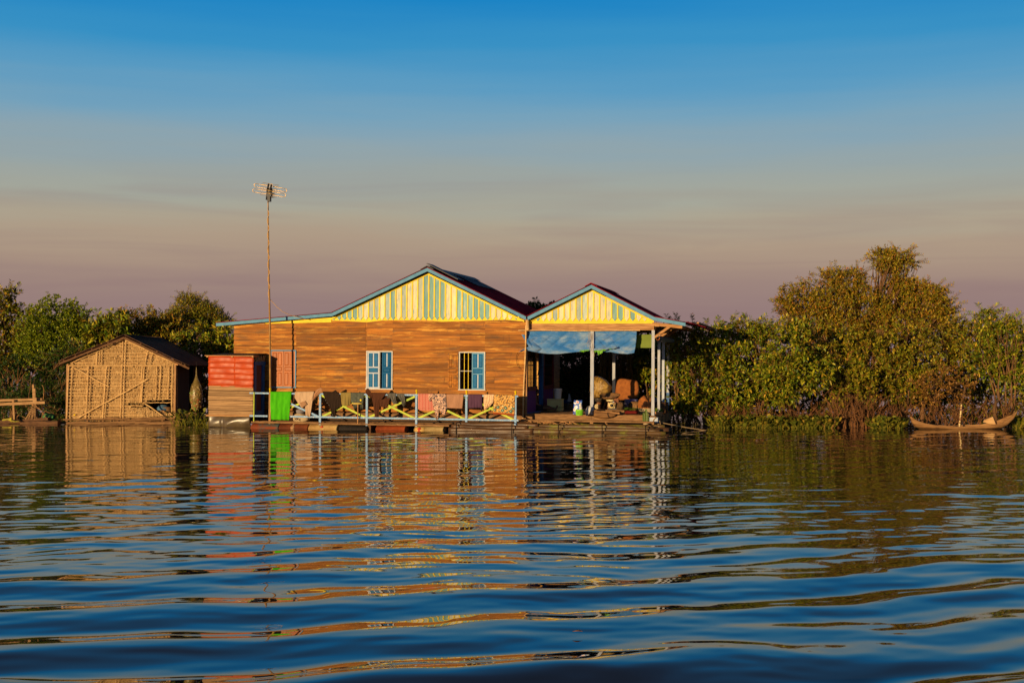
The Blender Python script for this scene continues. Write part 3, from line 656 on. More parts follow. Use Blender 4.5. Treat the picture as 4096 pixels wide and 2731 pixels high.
# flat panel lying across the ridge
m = MB(); sl_ = math.atan2(rR[1]-rA[1], rR[0]-rA[0]); nx, nw = -math.sin(sl_), math.cos(sl_)
def onroof(s, v, h): return H(rA[0]+math.cos(sl_)*s+nx*h, v, rA[1]+math.sin(sl_)*s+nw*h)
m.hexa([onroof(-.10, -.25, .10), onroof(1.08, -.25, .085), onroof(1.08, .5, .085), onroof(-.10, .5, .10), onroof(-.10, -.25, .125), onroof(1.08, -.25, .11), onroof(1.08, .5, .11), onroof(-.10, .5, .125)])
m.box(H, rA[0]+.03, rA[0]+.08, -.1, .3, rA[1]+.03, rA[1]+.09)
solo(m, 'roof_panel', M['iron'], 'thin dark flat panel lying on the right slope beside the ridge of the main roof', 'panel')
m = MB(); m.smooth = True; rows = []
for s in np.linspace(.35, 1.1, 4): rows.append([onroof(s, 2.2+2.6*i/60, .06+.012*math.sin(i*PI/2)) for i in range(61)])
m.grid(rows, thick=(0,0,-.006)); solo(m, 'loose_roofing_sheet', M['greytarp'], 'loose grey corrugated sheet lying on the red roof behind the ridge panel', 'roofing sheet')

# ------------------------------------------------------------------ aerial
ant = T('antenna_mast', H(hp(1083, 1570, RV)[0], RV+.08, WDK), 'tall bamboo mast carrying a television aerial in front of the house', 'antenna')
AV = RV+.08
PT = [(1082.5,1690),(1081.5,1570),(1080.5,1470),(1079.5,1290),(1077.5,1200),(1075,1080),(1073.8,950),(1072.8,850),(1072.2,800)]
def hv(px, py, v): u, w = hp(px, py, v); return H(u, v, w)
m = MB(); m.smooth = True; m.tube([hv(x, y, AV) for x, y in PT], [.036,.036,.034,.032,.030,.027,.024,.021,.02], 10); m.build('mast', mat('mast_bamboo', (.40,.22,.07), (.24,.12,.035), (4,4,1.4), 3, rough=.65), ant)
m = MB(); pts = [hv(1072.5, 812, AV-.03)]
for i in range(60):
    t = i/59; y = 840+(1190-840)*t; x = float(np.interp(y, [p[1] for p in PT][::-1], [p[0] for p in PT][::-1])); a = t*2*PI*6
    q = hv(x, y, AV); pts.append(q+H.U*.032*math.sin(a)-H.V*.032*abs(math.cos(a)))
for x, y in ((1080,1197),(1092,1210),(1108,1228),(1130,1246),(1160,1260),(1185,1266),(1225,1278)): pts.append(hv(x, y, AV+(x-1078)/140*.75))
m.tube(pts, .009, 6); m.build('cable', M['bamboo'], ant)
brass = mat('aerial_rods', (.70,.44,.12), (.6,.36,.09), rough=.35, metal=.6)
m = MB(); m.smooth = True
def rod(x0, y0, x1, y1, v, r=.007): m.tube([hv(x0, y0, v), hv(x1, y1, v)], r, 6)
for k, (x0, y0, x1, y1) in enumerate(((1051,731,1116,742),(1047,737,1113,748),(1044,745,1110,757),(1042,756,1107,767),(1041,768,1106,779),(1041,779,1106,790))): rod(x0, y0, x1, y1, AV-.25+.14*(k % 3))
rod(1064, 788, 1094, 792, AV+.2); rod(1068, 785, 1100, 790, AV+.3)
for (xa, ya, xb, yb) in ((1017,735,1141,755),(1011,756,1137,775)):   # folded dipoles: flat loops
    d = 12; dx, dy = xb-xa, yb-ya; pts = []
    for t in np.linspace(0, 1, 8): pts.append((xa+6+(dx-6)*t, ya+dy*t))
    for a in np.linspace(-PI/2, PI/2, 8): pts.append((xb+6.5*math.cos(a), yb+6+6.5*math.sin(a)))
    for t in np.linspace(1, 0, 8): pts.append((xa+6+(dx-6)*t, ya+dy*t+13))
    for a in np.linspace(PI/2, 3*PI/2, 8): pts.append((xa+6+6.5*math.cos(a), ya+6.5+6.5*math.sin(a)))
    m.tube([hv(x, y, AV) for x, y in pts], .009, 6)
m.split('aerial_rod', brass, ant)
m = MB()
m.tube([hv(1066, 800, AV), hv(1070, 760, AV-.05), hv(1075, 735, AV-.15)], .03, 6); m.tube([hv(1080, 800, AV), hv(1082, 760, AV-.05), hv(1086, 737, AV-.15)], .03, 6)
for (x0, x1, y0, y1) in ((1066,1084,752,770),(1066,1085,772,786),(1069,1080,786,806)): m.pbox(H, x0, x1, y0, y1, AV-.06, AV+.05)
for y in (758, 764, 772, 779): m.pbox(H, 1088, 1097, y, y+3, AV+.1, AV+.13)
m.build('aerial_mount', M['iron'], ant)

# ------------------------------------------------------------------ red tin shed in front of the house's left end
SV = -1.05
shed = T('red_tin_shed', H(hp(925, 1690, SV)[0], SV, .2), 'small lean-to shed with red corrugated tin above weathered planks and a plastic skirt', 'shed')
su0 = hp(834, 1550, SV)[0]; su1 = hp(1013, 1550, SV)[0]
m = MB(); m.smooth = True
wt = hp(925, 1424, SV)[1]; wb = hp(925, 1547, SV)[1]
def ribs(u):   # trapezoid ribs running sideways
    return u
for (ua, ub, dv) in ((su0, hp(938, 1500, SV)[0]+.06, 0), (hp(938, 1500, SV)[0], su1+.02, -.012)):
    rows = []; nz_ = 66
    for i in range(nz_+1):
        w = wt+(wb-wt)*i/nz_; ph = (i/nz_*5.5) % 1; rib = .028 if ph < .14 else (.028*(1-(ph-.14)/.06) if ph < .2 else (.028*(ph-.92)/.08 if ph > .92 else 0))
        row = []
        for j in range(13):
            u = ua+(ub-ua)*j/12; dent = .010*math.sin(u*7+w*9)+.008*math.sin(u*13-w*5+2)
            row.append(H(u, SV-.02-rib+dent+dv, w+.01*math.sin(u*3)-.012*(u-su0)))
        rows.append(row)
    m.grid(rows, thick=(0,.006,0))
m.build('tin_panel', M['redtin'], shed)
m = MB(); wb2 = hp(925, 1662, SV)[1]; n = 6
for i in range(n):
    a = wb2+(wb+.03-wb2)*i/n; b = wb2+(wb+.03-wb2)*(i+1)/n
    m.box(H, su0+random.uniform(0,.02), su1-random.uniform(-.01,.01), SV-.012-random.uniform(0,.012), SV+.012, a+random.uniform(.008,.02), b)
m.build('plank_panel', M['plank'], shed)
m = MB(); m.box(H, su0-.12, su1+.02, SV-.06, SV+.35, wt+.0, wt+.025)
for px in (833, 932, 1014): u = hp(px, 1425, SV)[0]; m.box(H, u-.03, u+.03, SV-.075, SV+.2, wt-.045, wt-.001)
m.split('roof_board', M['wood'], shed)
m = MB(); m.quad(H(su0, SV+.03, wb2), H(su1, SV+.03, wb2), H(su1, SV+.03, wt), H(su0, SV+.03, wt)); m.quad(H(su0, SV+.0, wt+.03), H(su1, SV+.0, wt+.03), H(su1, -.04, wt+.10), H(su0, -.04, wt+.10)); m.quad(H(su0, SV, wb2), H(su0, -.04, wb2), H(su0, -.04, wt), H(su0, SV, wt)); m.quad(H(su0, SV+.05, .2), H(su1, SV+.05, .2), H(su1, -.04, .2), H(su0, -.04, .2)); m.build('side_wall', M['dark'], shed)
m = MB(); m.smooth = True; rows = []; wk = hp(925, 1664, SV)[1]
for i in range(13):
    t = i/12; row = []
    for j in range(31):
        s = j/30; u = su0+.04+(su1-su0-.1)*s
        v = SV-.05-.05*math.sin(PI*t)+.035*math.sin(s*5.5+2.5*t)+.02*math.sin(s*17+4*t)*t+.10*math.exp(-((s-.33)/.035)**2)*(.2+t*.6)
        row.append(H(u, v, wk*(1-t)-.06*t))
    rows.append(row)
m.grid(rows, thick=(0,.01,0)); m.build('plastic_skirt', M['skirt'], shed)
m = MB(); m.box(H, su0-.05, su1+.02, SV-.07, SV+.05, wk-.01, wk+.04); m.build('skirt_board', M['wood'], shed)
# shed side with its narrow blue doorway
ds = T('shed_door', H(su1, SV+.4, .2), 'narrow blue framed door between the red shed and the house wall', 'door')
wl = hp(1030, 1460, SV+.3)[1]; wf = hp(1030, 1650, SV+.3)[1]
m = MB(); m.box(H, su1-.05, su1+.01, SV+.05, SV+.22, wf, wl); m.box(H, su1-.05, su1+.01, SV+.70, SV+.86, wf, wl); m.box(H, su1-.05, su1+.02, SV+.05, SV+.90, wl, wl+.12); m.box(H, su1-.05, su1+.01, SV+.22, SV+.86, wf-.1, wf+.06); m.build('door_frame', M['deepblue'], ds)
m = MB(); m.box(H, su1-.06, su1-.03, SV+.22, SV+.70, wf, wl); m.build('door_panel', mat('plum_door', (.12,.05,.05), (.07,.03,.03), VG, 1.5), ds)
m = MB()
for k in range(9): v = SV+.08+k*.095; m.bar(H(su1-.02, v, wl+.12), H(su1-.02+.02*math.sin(k), v+(k-4)*.012, wt+.02), .02, .02)
m.split('lattice_stick', M['bamboo'], ds)
# ------------------------------------------------------------------ laundry on the railing
def clothmat(name, c, c2=None, **k): return mat(name, c, c2 or [x*.8 for x in c], (6,6,2), 2, rough=.9, bump=.25, spec=.1, **k)
GRP = 'laundry hung over the walkway railing'
def flap(m, L, R, v=RV-.045, amp=.02, fr=5, nx=18, ny=14, top=None, seed=0):
    # cloth between a left and a right edge given as picture points on the plane of the railing
    L = np.array(L, float); R = np.array(R, float)
    def along(P, t):
        k = t*(len(P)-1); i = min(int(k), len(P)-2); return P[i]+(P[i+1]-P[i])*(k-i)
    rows = []
    if top is not None:      # short piece lying over the rail and down behind it
        for dv, dw in ((.10, -top), (.095, -.03), (.06, .012)):
            row = []
            for j in range(nx+1):
                p = L[0]+(R[0]-L[0])*j/nx; u, w = hp(p[0], p[1], v); row.append(H(u, v+dv, w+dw))
            rows.append(row)
    for i in range(ny+1):
        t = i/ny; a = along(L, t); b = along(R, t); row = []
        for j in range(nx+1):
            s = j/nx; p = a+(b-a)*s
            f = amp*(math.sin(s*fr*2*PI*.5+seed+t*1.5)+.5*math.sin(s*fr*4.1+seed*2-t*2))*(.15+.85*t)
            u, w = hp(p[0], p[1], v); row.append(H(u, v+f-.01*math.sin(PI*s)*t, w))
        rows.append(row)
    m.smooth = True; m.grid(rows, thick=(0, .007, 0))
def cloth(name, mtl, label, cat, parts, **k):
    m = MB()
    for i, (L, R) in enumerate(parts): flap(m, L, R, top=(.25 if i == 0 and L[0][1] > 1562 else None), seed=i+len(name), **k)
    return solo(m, name, mtl, label, cat, GRP)
cloth('towel', clothmat('green_towel', (.075,.46,.008), (.05,.36,.006)), 'bright green towel hanging over the railing beside the bamboo mast', 'towel',
      [([(1082,1567),(1081,1620),(1084,1678)], [(1166,1567),(1161,1620),(1156,1680)])], amp=.022, fr=7)
cloth('cloth', clothmat('taupe_cloth', (.16,.085,.05)), 'small taupe cloth hanging behind the right edge of the green towel', 'cloth', [([(1164,1568),(1165,1609)], [(1181,1568),(1178,1610)])], v=RV+.06)
cloth('trousers', clothmat('beige_trousers', (.56,.38,.24)), 'beige trousers hung over the railing right of the green towel', 'trousers',
      [([(1180,1567),(1178,1590),(1192,1612),(1207,1632)], [(1257,1566),(1253,1584),(1248,1598),(1230,1607)]),
       ([(1228,1598),(1229,1635),(1231,1667)], [(1252,1590),(1245,1640),(1240,1667)]), ([(1221,1612),(1222,1662)], [(1232,1606),(1231,1664)])], amp=.012)
cloth('folded_cloth', clothmat('brown_cuff', (.36,.20,.11)), 'brown turned up trouser cuff folded over the beige trousers', 'cloth', [([(1199,1611),(1208,1632)], [(1221,1603),(1229,1617)])], v=RV-.075, ny=5, nx=6)
cloth('shirt', clothmat('tan_shirt', (.42,.22,.115)), 'tan shirt draped over the railing post by the beige trousers', 'shirt', [([(1283,1549),(1264,1560),(1256,1576),(1251,1601)], [(1288,1553),(1287,1566),(1270,1582),(1254,1603)])], v=RV-.06)
cloth('trousers', clothmat('black_trousers', (.030,.018,.012)), 'black studded trousers hanging with one leg down to the lower rail', 'trousers',
      [([(1290,1567),(1298,1590),(1310,1613),(1322,1638),(1328,1667)], [(1352,1569),(1363,1582),(1345,1600),(1340,1635),(1341,1667)]),
       ([(1339,1596),(1341,1640)], [(1361,1577),(1367,1622)]), ([(1330,1566),(1318,1572)], [(1343,1559),(1352,1572)])], amp=.014)
m = MB()
for x, y in ((1302,1601),(1308,1611),(1316,1620),(1330,1658),(1331,1666)): u, w = hp(x, y, RV-.08); m.blob(H(u, RV-.075, w), .008, .008, .008, 6, 4)
solo(m, 'stud_row', M['white'], 'row of small white studs along the side of the black trousers', 'studs', GRP)
cloth('cloth', clothmat('olive_cloth', (.27,.20,.06)), 'plain olive cloth between the black trousers and the denim jeans', 'cloth', [([(1362,1570),(1367,1622)], [(1404,1570),(1401,1621)])])
cloth('jeans', clothmat('grey_denim', (.085,.095,.075), wear=((.17,.17,.12), .5, .7, (9,9,3), 3)), 'greenish grey denim jeans hanging behind the yellow oval board', 'jeans',
      [([(1403,1571),(1404,1609)], [(1456,1571),(1452,1610)]), ([(1412,1606),(1414,1633)], [(1428,1606),(1427,1634)]), ([(1437,1606),(1440,1635)], [(1453,1606),(1452,1637)])], v=RV-.040)
m = MB(); u, w = hp(1443, 1600, RV-.06); m.blob(H(u, RV-.062, w), .03, .006, .035, 10, 6); solo(m, 'patch', M['yellow'], 'small pale patch sewn on the denim jeans', 'patch', GRP)
m = MB(); m.smooth = True
u, w = hp(1428, 1614, RV-.13); m.lathe(H(u, RV-.13, w-.03), [(.03,-.005),(.17,.02),(.185,.028),(.175,.04),(.10,.058),(.0,.066)], 20, sx=1, sy=.28)
m.k = 1; m.smooth = False; m.bar(H(u+.03, RV-.13, WDK-.02), H(u+.03, RV-.13, w-.03), .03, .03)
solo(m, 'oval_board', [mat('pale_yellow_board', (.72,.52,.12)), M['wood']], 'yellow oval board on a thin stick standing before the denim jeans', 'board')
cloth('jersey', clothmat('brown_jersey', (.085,.032,.016)), 'dark brown jersey with one sleeve thrown up over the railing post', 'jersey',
      [([(1484,1571),(1488,1594),(1493,1620),(1499,1668)], [(1546,1572),(1533,1588),(1519,1604),(1516,1668)]),
       ([(1516,1600),(1518,1624)], [(1562,1590),(1546,1632)]), ([(1466,1554),(1460,1570),(1485,1596)], [(1474,1553),(1487,1571),(1490,1588)])], amp=.012)
cloth('jeans', clothmat('slate_denim', (.10,.095,.085), wear=((.20,.18,.14), .5, .7, (9,9,3), 3)), 'faded slate denim shorts right of the brown jersey', 'jeans',
      [([(1545,1573),(1562,1592),(1572,1616)], [(1582,1572),(1583,1598),(1590,1614)]), ([(1582,1573),(1601,1598),(1613,1627)], [(1616,1573),(1620,1600),(1622,1622)])])
# striped scarf
def patmat(name, kind):
    m = bpy.data.materials.new(name); m.use_nodes = True; t = m.node_tree; n = t.nodes.new; l = t.links.new; b = t.nodes['Principled BSDF']; b.inputs['Roughness'].default_value = .9; b.inputs['Specular IOR Level'].default_value = .1
    co = n('ShaderNodeTexCoord')
    def mix(f, a, c):
        mx = n('ShaderNodeMix'); mx.data_type = 'RGBA'; l(f, mx.inputs[0])
        for s, x in ((6, a), (7, c)):
            if isinstance(x, tuple): mx.inputs[s].default_value = x+(1,)
            else: l(x, mx.inputs[s])
        return mx.outputs[2]
    def thr(x, a, c):
        r = n('ShaderNodeMapRange'); r.inputs[1].default_value = a; r.inputs[2].default_value = c; l(x, r.inputs[0]); return r.outputs[0]
    if kind == 'check':
        w1 = n('ShaderNodeTexWave'); w1.inputs['Scale'].default_value = 6.5; w1.bands_direction = 'X'; l(co.outputs['Object'], w1.inputs[0])
        w2 = n('ShaderNodeTexWave'); w2.inputs['Scale'].default_value = 11; w2.bands_direction = 'Z'; l(co.outputs['Object'], w2.inputs[0])
        c = mix(thr(w1.outputs['Fac'], .4, .6), (.62,.30,.22), (.40,.035,.03)); c = mix(thr(w2.outputs['Fac'], .75, .85), c, (.55,.20,.15))
    elif kind == 'paisley':
        nz = n('ShaderNodeTexNoise'); nz.inputs['Scale'].default_value = 5; nz.inputs['Detail'].default_value = 2; l(co.outputs['Object'], nz.inputs[0])
        vm = n('ShaderNodeVectorMath'); vm.operation = 'MULTIPLY_ADD'; vm.inputs[1].default_value = (.35,.35,.35); l(nz.outputs['Color'], vm.inputs[0]); l(co.outputs['Object'], vm.inputs[2])
        w = n('ShaderNodeTexWave'); w.wave_type = 'RINGS'; w.inputs['Scale'].default_value = 5.5; w.inputs['Distortion'].default_value = 9; w.inputs['Detail'].default_value = 1; w.inputs['Detail Scale'].default_value = 2.2; l(vm.outputs[0], w.inputs[0])
        c = mix(thr(w.outputs['Fac'], .48, .56), (.085,.07,.085), (.74,.46,.32))
    elif kind == 'dots':
        mp = n('ShaderNodeMapping'); mp.inputs['Scale'].default_value = (1,.05,1); l(co.outputs['Object'], mp.inputs[0])
        v = n('ShaderNodeTexVoronoi'); v.inputs['Scale'].default_value = 17; v.inputs['Randomness'].default_value = .25; l(mp.outputs[0], v.inputs[0])
        c = mix(thr(v.outputs['Distance'], .26, .34), (.48,.20,.12), (.70,.50,.30))
    elif kind == 'floral':
        mp = n('ShaderNodeMapping'); mp.inputs['Scale'].default_value = (1,.05,1); l(co.outputs['Object'], mp.inputs[0])
        v = n('ShaderNodeTexVoronoi'); v.inputs['Scale'].default_value = 24; v.inputs['Randomness'].default_value = .8; l(mp.outputs[0], v.inputs[0])
        v2 = n('ShaderNodeTexVoronoi'); v2.inputs['Scale'].default_value = 34; l(mp.outputs[0], v2.inputs[0])
        c = mix(thr(v.outputs['Distance'], .60, .66), (.70,.38,.10), (.20,.08,.03)); c = mix(thr(v2.outputs['Distance'], .30, .24), c, (.10,.26,.20)); c = mix(thr(v.outputs['Distance'], .2, .16), c, (.75,.55,.28))
    l(c, b.inputs['Base Color']); return m
cloth('scarf', patmat('checked_cotton', 'check'), 'red and white checked cotton scarf next to the paisley trousers', 'scarf', [([(1672,1575),(1672,1634)], [(1732,1575),(1733,1635)]), ([(1674,1632),(1678,1641)], [(1738,1631),(1737,1642)])], amp=.006)
cloth('trousers', patmat('paisley_cotton', 'paisley'), 'paisley patterned trousers in cream and purple grey', 'trousers',
      [([(1724,1576),(1729,1606),(1735,1634)], [(1784,1576),(1785,1606),(1786,1620)]), ([(1734,1628),(1741,1652),(1744,1677)], [(1756,1612),(1755,1650),(1753,1676)]),
       ([(1754,1612),(1757,1640),(1774,1661)], [(1787,1610),(1788,1634),(1779,1662)]), ([(1714,1576),(1714,1604)], [(1727,1576),(1727,1604)])], v=RV-.06)
cloth('cloth', clothmat('tan_cloth', (.42,.22,.13)), 'plain tan brown cloth between paisley trousers and railing post', 'cloth', [([(1784,1577),(1784,1631)], [(1855,1577),(1849,1634)])], amp=.008, fr=3)
m = MB(); flap(m, [(1852,1580),(1853,1612)], [(1862,1580),(1857,1610)], v=RV+.05); solo(m, 'strap', M['dark'], 'narrow dark strap hanging behind the post beside the tan cloth', 'strap', GRP)
cloth('shirt', clothmat('purple_shirt', (.10,.045,.085)), 'dark purple shirt with a ragged lower hem on the railing', 'shirt', [([(1872,1578),(1873,1632)], [(1928,1578),(1928,1630)]), ([(1872,1625),(1872,1641)], [(1881,1625),(1874,1642)]), ([(1920,1624),(1924,1644)], [(1929,1624),(1927,1646)])], fr=9)
cloth('shirt', patmat('dotted_cotton', 'dots'), 'cream shirt with brown dots twisted over the railing', 'shirt', [([(1936,1577),(1934,1606),(1936,1639)], [(1977,1578),(1972,1610),(1948,1636)])], amp=.03, fr=7)
m = MB(); m.k = 0; flap(m, [(1976,1579),(1974,1617),(1973,1648)], [(2060,1580),(2059,1620),(2058,1655)], top=.3, amp=.006, fr=4, seed=3)
m.k = 1; flap(m, [(1973,1648),(1973,1655)], [(2058,1655),(2058,1662)], amp=.006, fr=4, seed=3, ny=3)
m.smooth = False
fl = [(1991,1628,7),(2022,1631,7),(2052,1634,6),(1979,1639,6),(2010,1641,7.5),(2043,1644,7.5),(1980,1622,4.2,3),(2011,1624,5,3),(2045,1628,5,3),(2000,1623,2.4),(2033,1626,2.4),(1995,1645,3),(2029,1648,3)]
for f in fl:
    x, y, r = f[:3]; k = f[3] if len(f) > 3 else 2; v = RV-.064; u, w = hp(x, y, v); rr = r/F*38.9
    def disc(rad_, v_, kk, sc=0):
        m.k = kk; n = 26; pts = [H(u+rad_*(1+(sc if i % 2 else -sc))*math.cos(2*PI*i/n), v_, w+rad_*(1+(sc if i % 2 else -sc))*math.sin(2*PI*i/n)) for i in range(n)]; m.prism(pts, H.V*.003)
    disc(rr*1.0, v, 5, .10); disc(rr*.86, v-.003, 4, .08); disc(rr*.74, v-.006, k, .06); disc(rr*.26, v-.009, 3)
solo(m, 'floral_blanket', [patmat('floral_cotton', 'floral'), clothmat('rust_hem', (.36,.075,.018)), clothmat('teal_print', (.02,.20,.20)), clothmat('cream_print', (.80,.66,.34)), clothmat('black_print', (.03,.03,.03)), clothmat('gold_print', (.72,.42,.10))],
     'gold floral blanket with teal flowers and a rust hem at the railing end', 'blanket', GRP)
# sack of rice on the walkway
m = MB(); m.smooth = True; u, w = hp(1200, 1690, RV+.25)
cx = u; rows = []
for i in range(9):
    t = i/8; row = []
    for j in range(25):
        a = 2*PI*j/24; r = (1+.06*math.sin(a*3+t*4)); k = math.sin(PI*(.12+.8*t))**.5
        row.append(H(cx+.33*k*r*np.sign(math.cos(a))*abs(math.cos(a))**.6*(1-.25*t), RV+.28+.16*k*r*np.sign(math.sin(a))*abs(math.sin(a))**.6, WDK+.0+.24*t+.02*math.sin(a*2)*t))
    rows.append(row)
m.grid(rows); m.add([H(cx, RV+.28, WDK+.30)]+[p for p in rows[-1][:-1]], [(0, 1+j, 1+(j+1) % 24) for j in range(24)])
sack = solo(m, 'rice_sack', clothmat('sack_weave', (.55,.42,.26), (.42,.31,.18)), 'pale woven rice sack printed 50Kg lying behind the lower rail', 'sack')
def text(body, size, mtl, parent, org, frame, up=None, name='lettering'):
    c = bpy.data.curves.new('t', 'FONT'); c.body = body; c.size = size; c.extrude = .002; c.align_x = 'CENTER'
    o = bpy.data.objects.new('t', c); COL.objects.link(o); dg = bpy.context.evaluated_depsgraph_get(); me = bpy.data.meshes.new_from_object(o.evaluated_get(dg)); bpy.data.objects.remove(o)
    mb = MB()
    U_, W_ = frame.U, up or frame.W
    Nn = U_.cross(W_)
    mb.add([org+U_*p.co.x+W_*p.co.y+Nn*p.co.z for p in me.vertices], [tuple(p.vertices) for p in me.polygons])
    return mb.build(name, mtl, parent)
ink = mat('black_ink', (.03,.025,.02), None, rough=.8)
text('50Kg', .10, ink, sack, H(cx-.04, RV+.105, WDK+.06), H)
m = MB(); m.smooth = True; m.blob(H(cx-.02, RV+.30, WDK+.33), .16, .12, .09, 14, 8, .12, H); solo(m, 'crumpled_bag', clothmat('grey_plastic', (.24,.22,.24)), 'crumpled grey plastic bag on top of the rice sack', 'bag')
# ------------------------------------------------------------------ drums carrying the walkway
DRUMS = [(1003,1113,((.06,.10,.09),(.24,.055,.018)),'blue green steel drum with a rusted lower half, leftmost under the walkway'),
         (1115,1230,((.22,.06,.02),(.13,.035,.012)),'rust brown steel drum with a worn cream mark under the walkway'),
         (1233,1347,((.62,.42,.16),(.46,.27,.09)),'cream drum with a red smear under the walkway'),
         (1355,1468,((.018,.015,.013),(.03,.025,.02)),'black ribbed plastic drum under the walkway'),
         (1502,1619,((.36,.075,.02),(.24,.05,.014)),'bright rust red steel drum under the walkway'),
         (1655,1772,((.55,.40,.17),(.36,.24,.09)),'cream drum with a red hazard diamond at the right end of the walkway')]
for i, (a, b, (c1, c2), lab) in enumerate(DRUMS):
    v = RV+.05; u0 = hp(a, 1705, v-.2)[0]; u1 = hp(b, 1705, v-.2)[0]; r = .27; wc = WDK-.06-r
    t = T('drum', H((u0+u1)/2, v, wc-r), lab, 'drum', 'drums floating the walkway')
    m = MB(); m.smooth = True; L = u1-u0; pr = [(0,0),(r*.93,0),(r,.012),(r,.03),(r*.985,.04)]
    for k in ((.33, .36, .39, .63, .66, .69) if i != 3 else (.2,.22,.24,.4,.42,.44,.58,.6,.62,.78,.8,.82)): pr.append((r*(1.0 if k in (.36,.66,.22,.42,.6,.8) else .985), L*k))
    pr += [(r*.985, L-.04), (r, L-.03), (r, L-.012), (r*.93, L), (0, L)]
    m.lathe(H(u0, v, wc), pr, 40, axis=H.U, cap=False)
    m.build('body', mat('drum_paint', c1, c2, (1.5,1.5,3.5), 2.4, .42, .58, rough=.55, bump=.25, wear=((.10,.035,.012), .60, .70, (4,4,6), 3)), t)
    def decal(name, mk, uc, half, a0, a1, mtl):
        d = MB(); d.smooth = True; rows = []
        for q in range(7):
            an = a0+(a1-a0)*q/6; rows.append([H(uc+mk(q/6)*half*s, v-math.cos(an)*(r+.004), wc+math.sin(an)*(r+.004)) for s in (-1, 0, 1)])
        d.grid(rows, thick=H.V*.003); d.build(name, mtl, t)
    if i == 5:
        decal('hazard_label', lambda q: 1, u0+.20, .16, rad(5), rad(62), mat('label_paper', (.78,.50,.16), (.70,.42,.12), rough=.6))
        r += .006; decal('hazard_diamond', lambda q: max(.02, 1-abs(2*q-1)), u0+.18, .075, rad(28), rad(60), mat('label_red', (.55,.05,.025), None)); r -= .006
    if i == 1: decal('worn_mark', lambda q: .6+.4*math.sin(q*7), u0+.48, .07, rad(25), rad(80), mat('worn_cream', (.55,.40,.2), (.3,.1,.04), (9,9,9), 3))
    if i == 2: decal('red_smear', lambda q: .5+.5*math.sin(q*5+.6), u0+.46, .05, rad(38), rad(66), mat('smear_red', (.62,.06,.03), None))
# ------------------------------------------------------------------ bamboo and log rafts under the porch
def logs(name, label, spec, ties, mtl, mz=None):
    P0 = spec[0]; t = T(name, H((P0[0]+P0[1])/2, P0[2], 0), label, 'raft')
    for (u0, u1, v, w, r) in spec:
        m = MB(); m.smooth = True; pts = []; rr = []; n = 24
        for i in range(n+1):
            s = i/n; pts.append(H(u0+(u1-u0)*s, v+.03*math.sin(s*5+u0), w+.012*math.sin(s*8+v*9)-.0)); rr.append(r*(1+.05*math.sin(s*23+v)+(.07 if i % 4 == 0 else 0))*(1-.1*s))
        m.tube(pts, rr, 12); m.build('log', mtl if not mz or random.random() < .6 else mz, t)
    for u in ties:
        m = MB(); vs_ = [s[2] for s in spec]; m.tube([H(u, min(vs_)-.14, -.05), H(u+.01, min(vs_)-.13, .12), H(u-.02, min(vs_)+.0, .24), H(u+.03, max(vs_), .29)], .016, 6); m.build('tie', M['dark'], t)
    return t
mossy = mat('mossy_log', (.14,.075,.022), (.07,.036,.012), (1,1,7), 2.2, rough=.5, bump=.4, isl=.2, spec=.5, wear=((.17,.16,.012), .50, .62, (1.2,1.2,3), 2))
barklog = mat('wet_log', (.11,.05,.016), (.06,.028,.010), (1,1,8), 2.2, rough=.45, bump=.4, isl=.25, spec=.5)
ua = hp(1802, 1715, -1.3)[0]; ub = hp(2085, 1715, -1.3)[0]; uc = hp(2680, 1715, -1.1)[0]
logs('log_raft', 'bundle of wet brown logs floating under the right end of the walkway', [(ua, ub+.4, -1.42, .02, .085), (ua+.05, ub+.2, -1.28, .10, .085), (ua+.1, ub+.5, -1.12, .19, .08), (ua+1, ub+.3, -.98, .24, .06), (ua+.05, ub+.2, -.95, .08, .1)], (ua+.25, ub-.25), barklog)
logs('log_raft', 'mossy bamboo raft carrying the open porch at the water line', [(ub-.3, uc-.1, -1.36, .0, .09), (ub-.1, uc-.3, -1.20, .085, .08), (ub+.2, uc-.5, -1.05, .165, .075), (ub+.1, uc-.05, -.9, .1, .10), (ub+.1, uc-.2, -.72, .19, .07), (ub+1.2, uc+.0, -.5, .08, .1)], (ub+1.2, ub+2.55, uc-.7), mossy, barklog)
m = MB()
for k in range(26):
    a = random.uniform(0, 2*PI); u = random.uniform(ub+.0, ub+1.7); v = random.uniform(-1.0,-.75); m.tube([H(u, v, .24), H(u+.14*math.cos(a), v+.08*math.sin(a), .30), H(u+.28*math.cos(a), v+.1*math.sin(a), .26+random.uniform(-.02,.03))], .014, 5)
o = solo(m, 'driftwood_litter', M['wood'], 'litter of curled bark and rope lying on the raft logs left of the porch step', 'litter', kind='stuff')

# ------------------------------------------------------------------ things on the porch
def DK(px, py): return H.floor(px, py, WD)
def S_(v, px): return (40+v*.973)/F      # metres per picture pixel at depth v
def atd(px, py): u, v = DK(px, py); return u, v, S_(v, px)
def pot(name, mtl, label, cat, px, py, rb, rt, h, lip=.06, inside=True, sy=1, n=24, group=None, z=0, fv=None):
    u, v, s = atd(px, py)
    if fv is not None: v = fv; s = S_(v, px); u = hp(px, py, v)[0]
    rb *= s; rt *= s; h *= s; v += rt
    m = MB(); m.smooth = True; th = max(.008, rt*.04)
    pr = [(0,0),(rb,0),(rb+(rt-rb)*.5,h*.5),(rt,h*(1-lip)),(rt*1.05,h*(1-lip*.7)),(rt*1.05,h),(rt-th,h)]
    if inside: pr += [((rb+rt)/2-th,h*.5),(rb-th,th*2),(0,th*2)]
    else: pr += [(0,h)]
    m.lathe(H(u, v, WD+.004+z), pr, n, axis=H.W, cap=False, sx=1, sy=sy); return solo(m, name, mtl, label, cat, group), u, v, s
u, v, s = atd(2218, 1643)
